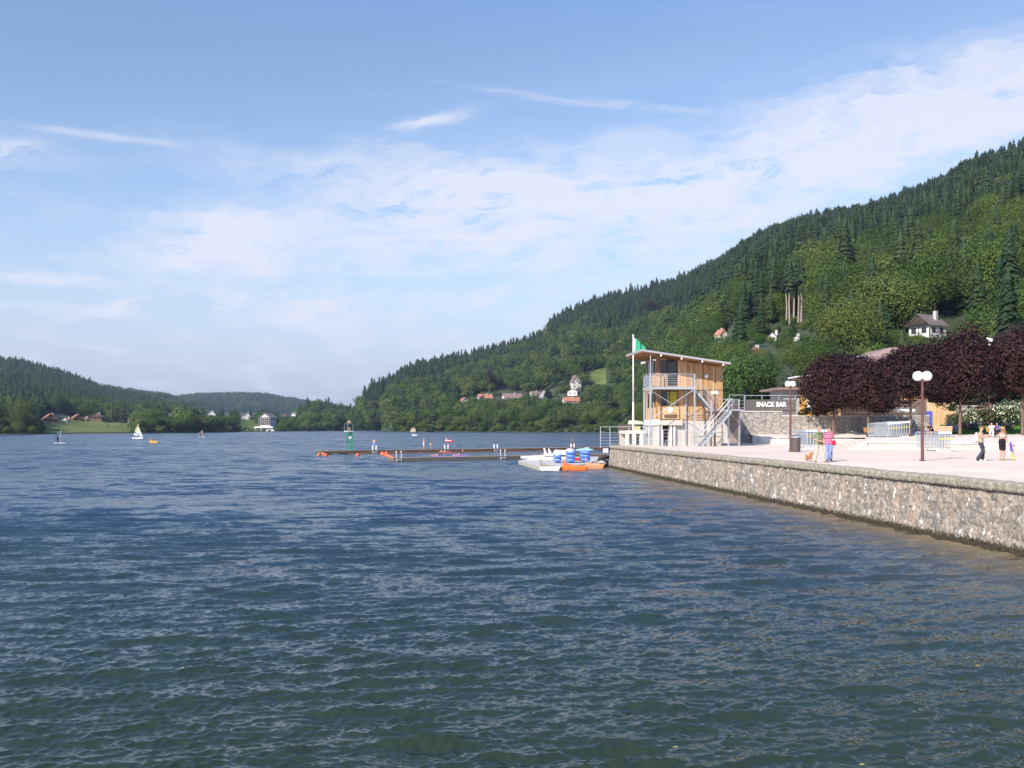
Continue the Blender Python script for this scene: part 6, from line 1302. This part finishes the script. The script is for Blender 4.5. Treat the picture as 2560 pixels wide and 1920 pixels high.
def sail(pts_l, pts_r, mt, name, parent, belly=.35):
    vs = []; nr = 16
    for j in range(nr):
        a = j/(nr-1); A = V3(pts_l[0]).lerp(V3(pts_l[1]), a); B_ = V3(pts_r[0]).lerp(V3(pts_r[1]), a) + V3((-.35*math.sin(a*3.14), 0, 0))
        for i in range(8): s = i/7; q = A.lerp(B_, s); q.y += belly*math.sin(s*3.14)*math.sin(min(a+.15, 1)*3.0); vs.append(q)
    o = np_mesh(name, np.array(vs), grid_faces(nr, 8), mt); o.parent = parent; o.modifiers.new('th', 'SOLIDIFY').thickness = .03; return o
sail([(.45, 0, 1.0), (.2, 0, H_-.1)], [(-2.1, 0, 1.0), (-.05, 0, H_-.2)], m_sail, 'mainsail', t); sail([(2.4, 0, .6), (.35, 0, H_*.8)], [(.75, 0, .8), (.3, 0, H_*.79)], M('white sail', (.7, .72, .7)), 'jib', t, .2)
person('sailor sitting on the catamaran', (p.x-1.0, p.y, .1), 1.5, sitpose(0), hair=m_hdark, clothes=(('suit', 'top', m_black, .02, 1.5),), vox=.035, fingers=False)
def windsurf(px, y, h, lab, plab, col):
    p = gp(px, y, 0); s_ = p.y/F; H2 = h*s_; t = thing('windsurf_board', (p.x, p.y, 0), lab, 'windsurf board', None, .2); b = MB(); limb(b, (-1.3, 0, .08), (1.3, 0, .10), .06, .04); b.box(-1.2, 1.2, -.3, .3, .03, .15); b.build('board', m_boatw, t, bevel=.04)
    MB().cyl((.1, 0, .15), (.3, 0, H2), .04, .025).bar((.14, -.05, 1.4), (-1.4, .15, 1.35), .04).build('mast', m_steel, t); sail([(.1, 0, .5), (.3, 0, H2)], [(-1.3, 0, 1.0), (.2, 0, H2-.1)], col, 'sail', t, .2)
    person(plab, (p.x-.55, p.y-.1, .12), -1.4, dict(wrl=(-.15, -.45, 1.25), wrr=(.15, -.45, 1.25), ell=(-.2, -.2, 1.25), elr=(.2, -.2, 1.25)), hair=m_hdark, clothes=(('wetsuit', 'top', m_black, .015, 1.8), ('trousers', 'legs', m_black, .015)), vox=.035, fingers=False)
windsurf(150, 1108.5, 34, 'windsurf board with a clear grey sail at the far left of the lake', 'windsurfer in a dark suit on the leftmost board', M('smoky clear sail', (.35, .45, .55), trans=.75, rough=.2))
windsurf(505, 1093, 18, 'smaller windsurf board with a reddish sail in front of the hotel shore', 'windsurfer standing on the board with the reddish sail', M('red blue sail', (.45, .25, .28), trans=.3, rough=.4))

# ------------------------------------------------------------------ pontoon with stored boats
P0, P1, P2, P3_, P4_ = gp(1297, 1151, .38), gp(1348, 1165, .38), gp(1498, 1159, .38), gp(1524, 1155, .38), gp(1335, 1142, .38)
t = thing('pontoon', (9, 100, 0), 'pale floating pontoon of cubes beside the end of the quay wall', 'pontoon'); L_ = lambda v: (v.x-9, v.y-100)
poly = [L_(P0), L_(P1), L_(P2), L_(P3_), (P3_.x-9+.5, 115-100), L_(gp(1345, 1141.5, .38))]
MB().prism(poly, .06, .38).build('deck', M('pontoon deck', (.50, .48, .44), var=.1, scale=2), t)
b = MB()
for a, c in ((P0, P1), (P1, P2)):
    k = int((c-a).length/.5)
    for i in range(k):
        q0 = a.lerp(c, (i+.08)/k); q1 = a.lerp(c, (i+.92)/k); b.bar((q0.x-9, q0.y-100-.03, .17), (q1.x-9, q1.y-100-.03, .17), .12, .40)
b.build('float_cube', M('grey float cubes', (.36, .34, .31), var=.2), t, bevel=.03)
m_bhull = M('light blue plastic', (.17, .28, .62), rough=.35, var=.06); m_bseat = M('royal blue plastic', (.05, .13, .55), rough=.4)
def seatstack(px, y, n_, w, lab):
    p = gp(px, y, .38)
    for k in range(n_):
        t = thing('kayak', (p.x, p.y, .38+k*.36), f'light blue plastic boat, {["lowest", "second from below", "third from below", "topmost"][k]} of the {lab}', 'boat', 'blue boats stacked on the pontoon', .0)
        b = MB(); n2 = 18; prof = [(-.0, .55), (.12, .92), (.30, 1.0), (.40, .96), (.40, .80), (.24, .70)]
        vs = []; 
        for z, s in prof:
            for i in range(n2): a = 2*math.pi*i/n2; vs.append((w/2*s*math.copysign(abs(math.cos(a))**.7, math.cos(a)), 1.3*s*math.copysign(abs(math.sin(a))**.8, math.sin(a)), z - .10*abs(math.cos(a))*(-1) + .06*math.sin(a)*-1*0))
        b.add(vs, [(j*n2+i, j*n2+(i+1) % n2, (j+1)*n2+(i+1) % n2, (j+1)*n2+i) for j in range(len(prof)-1) for i in range(n2)] + [tuple(range(n2-1, -1, -1)), tuple(range((len(prof)-1)*n2, len(prof)*n2))]).build('hull', m_bhull, t, smooth=True)
        MB().box(-w*.3, w*.3, -1.28, -1.0, .12, .30).build('seat', m_bseat, t, bevel=.04)
    return p
seatstack(1393, 1156.5, 2, .88, 'left low stack'); seatstack(1426, 1156.5, 3, 1.0, 'middle stack'); pr = seatstack(1462, 1156, 3, 1.08, 'right stack')
q = gp(1425, 1156.5, .38); r = thing('kayak', (q.x, q.y, 1.50), 'white dinghy turned upside down on top of the middle blue stack', 'boat'); MB().ball((0, 0, .05), .48, rz=.25, ry=1.2).build('hull', m_boatw, r, smooth=True)
q = gp(1462, 1156, .38); r = thing('kayak', (q.x, q.y, 1.50), 'pale turquoise canoe lying across the right blue stack', 'boat', None, .25); MB().ball((0, 0, .12), 1.0, rz=.16, ry=.4).build('hull', M('pale turquoise', (.35, .62, .75), rough=.4), r, smooth=True); MB().ball((.1, 0, .32), .07).ball((.35, 0, .34), .07).build('knob', m_boatw, r)
pedalo(1432, 1175.5, m_boato, m_boato, 'orange pedal boat moored in front of the pontoon', 0, 2.5, .05)
o_ = gp(1508, 1168, 0); pedalo(1486, 1170.5, M('faded orange hull', (.55, .26, .12), rough=.5), M('faded deck', (.48, .30, .18)), 'faded orange pedal boat half hidden right of the bright orange one', 0, 1.8, -.1)
pedalo(1374, 1176, m_boatw, M('khaki deck', (.32, .31, .22)), 'white pedal boat with dark openings at the pontoon front', 0, 1.8, .05)
q = gp(1510, 1161, .2); o = MB().ball((0, 0, .15), .62, rz=.3, ry=.8, n=18, m=10).build('dinghy', M('grey dinghy cover', (.33, .34, .34), rough=.6), None, smooth=True, loc=q); tag(o, 'grey covered dinghy at the foot of the quay wall corner', 'boat')
def upboat(px, y, L, lab, rz, c=m_boatw, up=.38):
    q = gp(px, y, up); r = thing('dinghy', (q.x, q.y, up), lab, 'boat', None, rz); MB().hexa([(-L/2, -.5, 0), (L*.4, -.4, 0), (L*.4, .4, 0), (-L/2, .5, 0)], [(-L/2, -.38, .28), (L*.5, -.08, .36), (L*.5, .08, .36), (-L/2, .38, .28)]).build('hull', c, r, bevel=.06)
    return r
upboat(1335, 1146, 3.0, 'long low white dinghy at the left edge of the pontoon', .5); upboat(1352, 1140, 2.0, 'dark-rimmed small boat lying behind the long white dinghy', .4, M('brown boat', (.20, .15, .12)))
r = upboat(1377, 1140, 1.8, 'white boat with upright pointed bow on the pontoon', .3); MB().hexa([(-.75, -.3, .28), (-.55, -.3, .28), (-.55, .3, .28), (-.75, .3, .28)], [(-.95, -.1, 1.0), (-.8, -.1, 1.0), (-.8, .1, 1.0), (-.95, .1, 1.0)]).hexa([(-.2, -.3, .3), (.05, -.3, .3), (.05, .3, .3), (-.2, .3, .3)], [(-.35, -.1, .9), (-.2, -.1, .9), (-.2, .1, .9), (-.35, .1, .9)]).build('bow', m_boatw, r, bevel=.03)
r = upboat(1402, 1140, 1.7, 'white boat leaning on its side left of the middle blue stack', -.3); r.rotation_euler.x = .5; r.location.z += .35
upboat(1372, 1150.5, 4.6, 'low white sailing hull with a red stripe across the pontoon', .35, M('white red hull', (.70, .62, .58)))
upboat(1444, 1152, 1.6, 'red and white boat hull between the middle and right blue stacks', .1, m_boatr)
q = gp(1514, 1134, .5); t = thing('notice_board', (q.x, q.y, .3), 'plain white board beside the quay wall end', 'sign'); MB().box(-.33, .33, -.03, .02, .35, .85).build('panel', m_globe, t); MB().bar((-.25, 0, -.3), (-.25, 0, .349), .05).bar((.25, 0, -.3), (.25, 0, .349), .05).build('post', m_steel, t)

# ------------------------------------------------------------------ floating leaves
m_fl = M('floating leaf', (.50, .42, .08)); g = random.Random(8)
for px, y, lab in ((1688, 1868, 'yellow leaf floating on the water at the bottom centre'), (2445, 1664, 'pale green leaf floating near the right edge of the water'), (203, 1625, 'orange leaf floating in the lower left water'), (455, 1671, 'brown-orange leaf floating below the lower left wave'), (2155, 1912, 'orange leaf at the very bottom right of the water')):
    p = gp(px, y, .06); o = MB().add([(-.035, 0, 0), (-.012, -.015, .006), (.02, -.012, .008), (.035, 0, 0), (.02, .012, .008), (-.012, .015, .006)], [(0, 1, 2, 3, 4, 5)]).build('fallen_leaf', m_fl, None, loc=p); tag(o, lab, 'leaf')
def hazebox():
    hz_ = MB().box(-3600, 3000, -60, 6300, -3.0, 330).build('haze', None); tag(hz_, kind='stuff'); hz_['label'] = 'thin bluish summer haze over the lake'
    m = bpy.data.materials.new('haze air'); m.use_nodes = True; n, l = nt(m); n.remove(n['Principled BSDF']); v = n.new('ShaderNodeVolumePrincipled'); v.inputs['Color'].default_value = (.64, .78, 1.0, 1); v.inputs['Density'].default_value = HAZE; v.inputs['Anisotropy'].default_value = .2; l.new(v.outputs[0], n['Material Output'].inputs['Volume']); hz_.data.materials.append(m)
HAZE = 7.5e-5
hazebox()
# ------------------------------------------------------------------ water
def build_water():
    g = np.random.default_rng(11)
    px = np.concatenate([np.arange(-4200, -330, 22.0), np.linspace(-330, 2890, 1060), np.arange(2905, 7600, 22.0)]); nc = len(px)
    # rows evenly spaced in sight angle, then stretched to the far shore
    yy = np.concatenate([np.linspace(990, 560, 60)[:-1], np.linspace(560, 60, 500)*1.0]); yy = yy[yy > 0]
    yy = np.concatenate([np.linspace(2600, 1012, 130), np.linspace(1000, 60, 640), np.linspace(58, 4.2, 150)[:]])
    d = EYE*F/yy; D = d[:, None]*np.ones(nc)[None]; X = (px[None]-HX)/F*D; Y = D
    x = X.ravel(); y = Y.ravel(); dr = np.repeat(np.gradient(d), nc); dc = (d[:, None]*np.gradient(px)[None]/F).ravel()
    N = 220; lam = np.exp(g.uniform(math.log(.115), math.log(2.5), N)); k = 2*math.pi/lam
    th = -math.pi/2 + .16 + g.normal(0, .50, N)*np.clip(1.5 - .52*np.log(lam/.13), .36, 1.5)
    slope = .0200*np.where(lam < .8, 1.2, 1)*np.where((lam > 1.1) & (lam <= 2.0), .72, 1)*np.where(lam > 2.0, .48, 1)*np.where(lam < .3, 1.0, 1); A = slope/k; ph = g.uniform(0, 6.28, N)
    # gusts: patches of stronger and weaker ripples
    def lf(sx, sy, n=9, sd=0):
        q = np.random.default_rng(sd); v = np.zeros_like(x)
        for _ in range(n):
            a = q.uniform(0, 6.28); f = q.uniform(.5, 1.6); v += np.sin(x*f*math.cos(a)/sx + y*f*math.sin(a)/sy + q.uniform(0, 6.28))
        return v/math.sqrt(n)
    gust = 1 + .12*lf(3.2, 2.2, sd=3) + .07*lf(14, 6, sd=4) + .06*lf(60, 14, sd=5); gust = np.clip(gust, .35, 1.7)
    Z = np.zeros_like(x); dX = np.zeros_like(x); dY = np.zeros_like(x); lost = np.zeros_like(x)
    for i in range(N):
        cx, cy = math.cos(th[i]), math.sin(th[i]); res = np.maximum(dr*abs(cy), dc*abs(cx))
        a = np.clip((lam[i]/np.maximum(res, 1e-4) - 1.1)/1.2, 0, 1)
        p = k[i]*(x*cx + y*cy) + ph[i]; aa = A[i]*a*gust
        Z += aa*np.sin(p); c = np.cos(p)*aa*.65; dX += c*cx; dY += c*cy; lost += (1-a**2)*slope[i]**2/2
    Z = Z + .9*np.abs(Z)*Z*3
    V = np.stack([x + dX, y + dY, Z], -1)
    m = bpy.data.materials.new('lake water'); m.use_nodes = True; n, l = nt(m); b = n['Principled BSDF']
    b.inputs['IOR'].default_value = 1.33
    o = np_mesh('water', V, grid_faces(len(d), nc), m); tag(o, kind='structure')
    a = o.data.attributes.new('lost_slope', 'FLOAT', 'POINT'); a.data.foreach_set('value', np.sqrt(2*lost*gust**2).astype(np.float32))
    at = n.new('ShaderNodeAttribute'); at.attribute_name = 'lost_slope'
    tc = n.new('ShaderNodeTexCoord'); sep = n.new('ShaderNodeSeparateXYZ'); l.new(tc.outputs['Object'], sep.inputs[0])
    def mth(op, a_, b_=None, c_=None, clamp=False):
        q = n.new('ShaderNodeMath'); q.operation = op; q.use_clamp = clamp
        for i, s in enumerate((a_, b_, c_)):
            if s is None: continue
            if isinstance(s, (int, float)): q.inputs[i].default_value = s
            else: l.new(s, q.inputs[i])
        return q.outputs[0]
    al = mth('MULTIPLY', at.outputs['Fac'], 1.0); rg = mth('MULTIPLY', mth('SQRT', al), WROUGH); rg = mth('ADD', rg, .07, clamp=True); l.new(rg, b.inputs['Roughness'])
    # ripples: slope noise at several sizes; the bigger ones take over where the mesh no longer carries them
    wgt = mth('MULTIPLY', al, 4.6, clamp=True); tot = None
    def vm(op, a_, b_=None, sc=None):
        q = n.new('ShaderNodeVectorMath'); q.operation = op
        for i, s_ in enumerate((a_, b_)):
            if s_ is None: continue
            if isinstance(s_, tuple): q.inputs[i].default_value = s_
            else: l.new(s_, q.inputs[i])
        if sc is not None:
            if isinstance(sc, (int, float)): q.inputs['Scale'].default_value = sc
            else: l.new(sc, q.inputs['Scale'])
        return q.outputs[0]
    for sc, st, am, far in RIP:
        mp = n.new('ShaderNodeMapping'); mp.inputs['Scale'].default_value = st; mp.inputs['Rotation'].default_value = (0, 0, -.15); l.new(tc.outputs['Object'], mp.inputs[0])
        no = n.new('ShaderNodeTexNoise'); no.inputs['Scale'].default_value = sc; no.inputs['Detail'].default_value = 2; no.inputs['Roughness'].default_value = .6; l.new(mp.outputs[0], no.inputs['Vector'])
        v = vm('MULTIPLY', vm('SUBTRACT', no.outputs['Color'], (.5, .5, .5)), (am*.7, am, 0.0))
        if far: v = vm('SCALE', v, sc=wgt)
        tot = v if tot is None else vm('ADD', tot, v)
    gu = n.new('ShaderNodeTexNoise'); gu.inputs['Scale'].default_value = .03; gu.inputs['Detail'].default_value = 4; mpg = n.new('ShaderNodeMapping'); mpg.inputs['Scale'].default_value = (.5, 1.2, 1); l.new(tc.outputs['Object'], mpg.inputs[0]); l.new(mpg.outputs[0], gu.inputs[0])
    gm = mth('MULTIPLY_ADD', gu.outputs['Fac'], 0.8, .62, clamp=False)
    tot = vm('SCALE', tot, sc=mth('MAXIMUM', gm, .35))
    tot = vm('ADD', tot, vm('SCALE', (0.0, WBIAS, 0.0), sc=mth('MULTIPLY', wgt, gm)))
    ge = n.new('ShaderNodeNewGeometry'); l.new(vm('NORMALIZE', vm('ADD', ge.outputs['Normal'], tot)), b.inputs['Normal'])
    # body colour: green near, bluer farther out, brown along the quay
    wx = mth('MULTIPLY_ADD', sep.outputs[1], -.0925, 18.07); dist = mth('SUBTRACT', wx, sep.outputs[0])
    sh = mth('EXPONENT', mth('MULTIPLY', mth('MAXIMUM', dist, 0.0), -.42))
    dm = n.new('ShaderNodeMixRGB'); dm.inputs[1].default_value = WNEAR; dm.inputs[2].default_value = WFAR; l.new(mth('MULTIPLY', mth('SUBTRACT', sep.outputs[1], 11.0), .028, clamp=True), dm.inputs[0])  # blue with distance: deeper water, plus sky reflection put into the colour
    mx = n.new('ShaderNodeMixRGB'); l.new(dm.outputs[0], mx.inputs[1]); mx.inputs[2].default_value = WSHALREFL; yl = mth('MULTIPLY', mth('SUBTRACT', 100.0, sep.outputs[1]), .1, clamp=True); l.new(mth('MULTIPLY', sh, yl), mx.inputs[0]); l.new(mx.outputs[0], b.inputs['Base Color'])  # brown for the stony shallows, with the quay's reflection painted in
    return o
WNEAR = (.020, .034, .019, 1); WFAR = (.019, .041, .068, 1); WSHALREFL = (.17, .13, .075, 1); WROUGH = .22; WBIAS = -.10
RIP = ((17.0, (.7, 1, 1), .38, False), (7.0, (.6, 1, 1), .50, False), (2.4, (.5, 1, 1), .75, True), (.75, (.6, 1, 1), 1.15, True), (.22, (.8, 1, 1), .55, True), (.06, (.8, 1, 1), .3, True))
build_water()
b = MB().add([(-9000, 800, -1.2), (9000, 800, -1.2), (9000, 9000, -1.2), (-9000, 9000, -1.2)], [(0, 1, 2, 3)]); tag(b.build('ground', m_hill), kind='structure')
b = MB().add([(-9000, -300, -2.2), (9000, -300, -2.2), (9000, 900, -2.2), (-9000, 900, -2.2)], [(0, 1, 2, 3)]); tag(b.build('lake_bed', M('lake bed', (.05, .05, .03))), kind='structure')
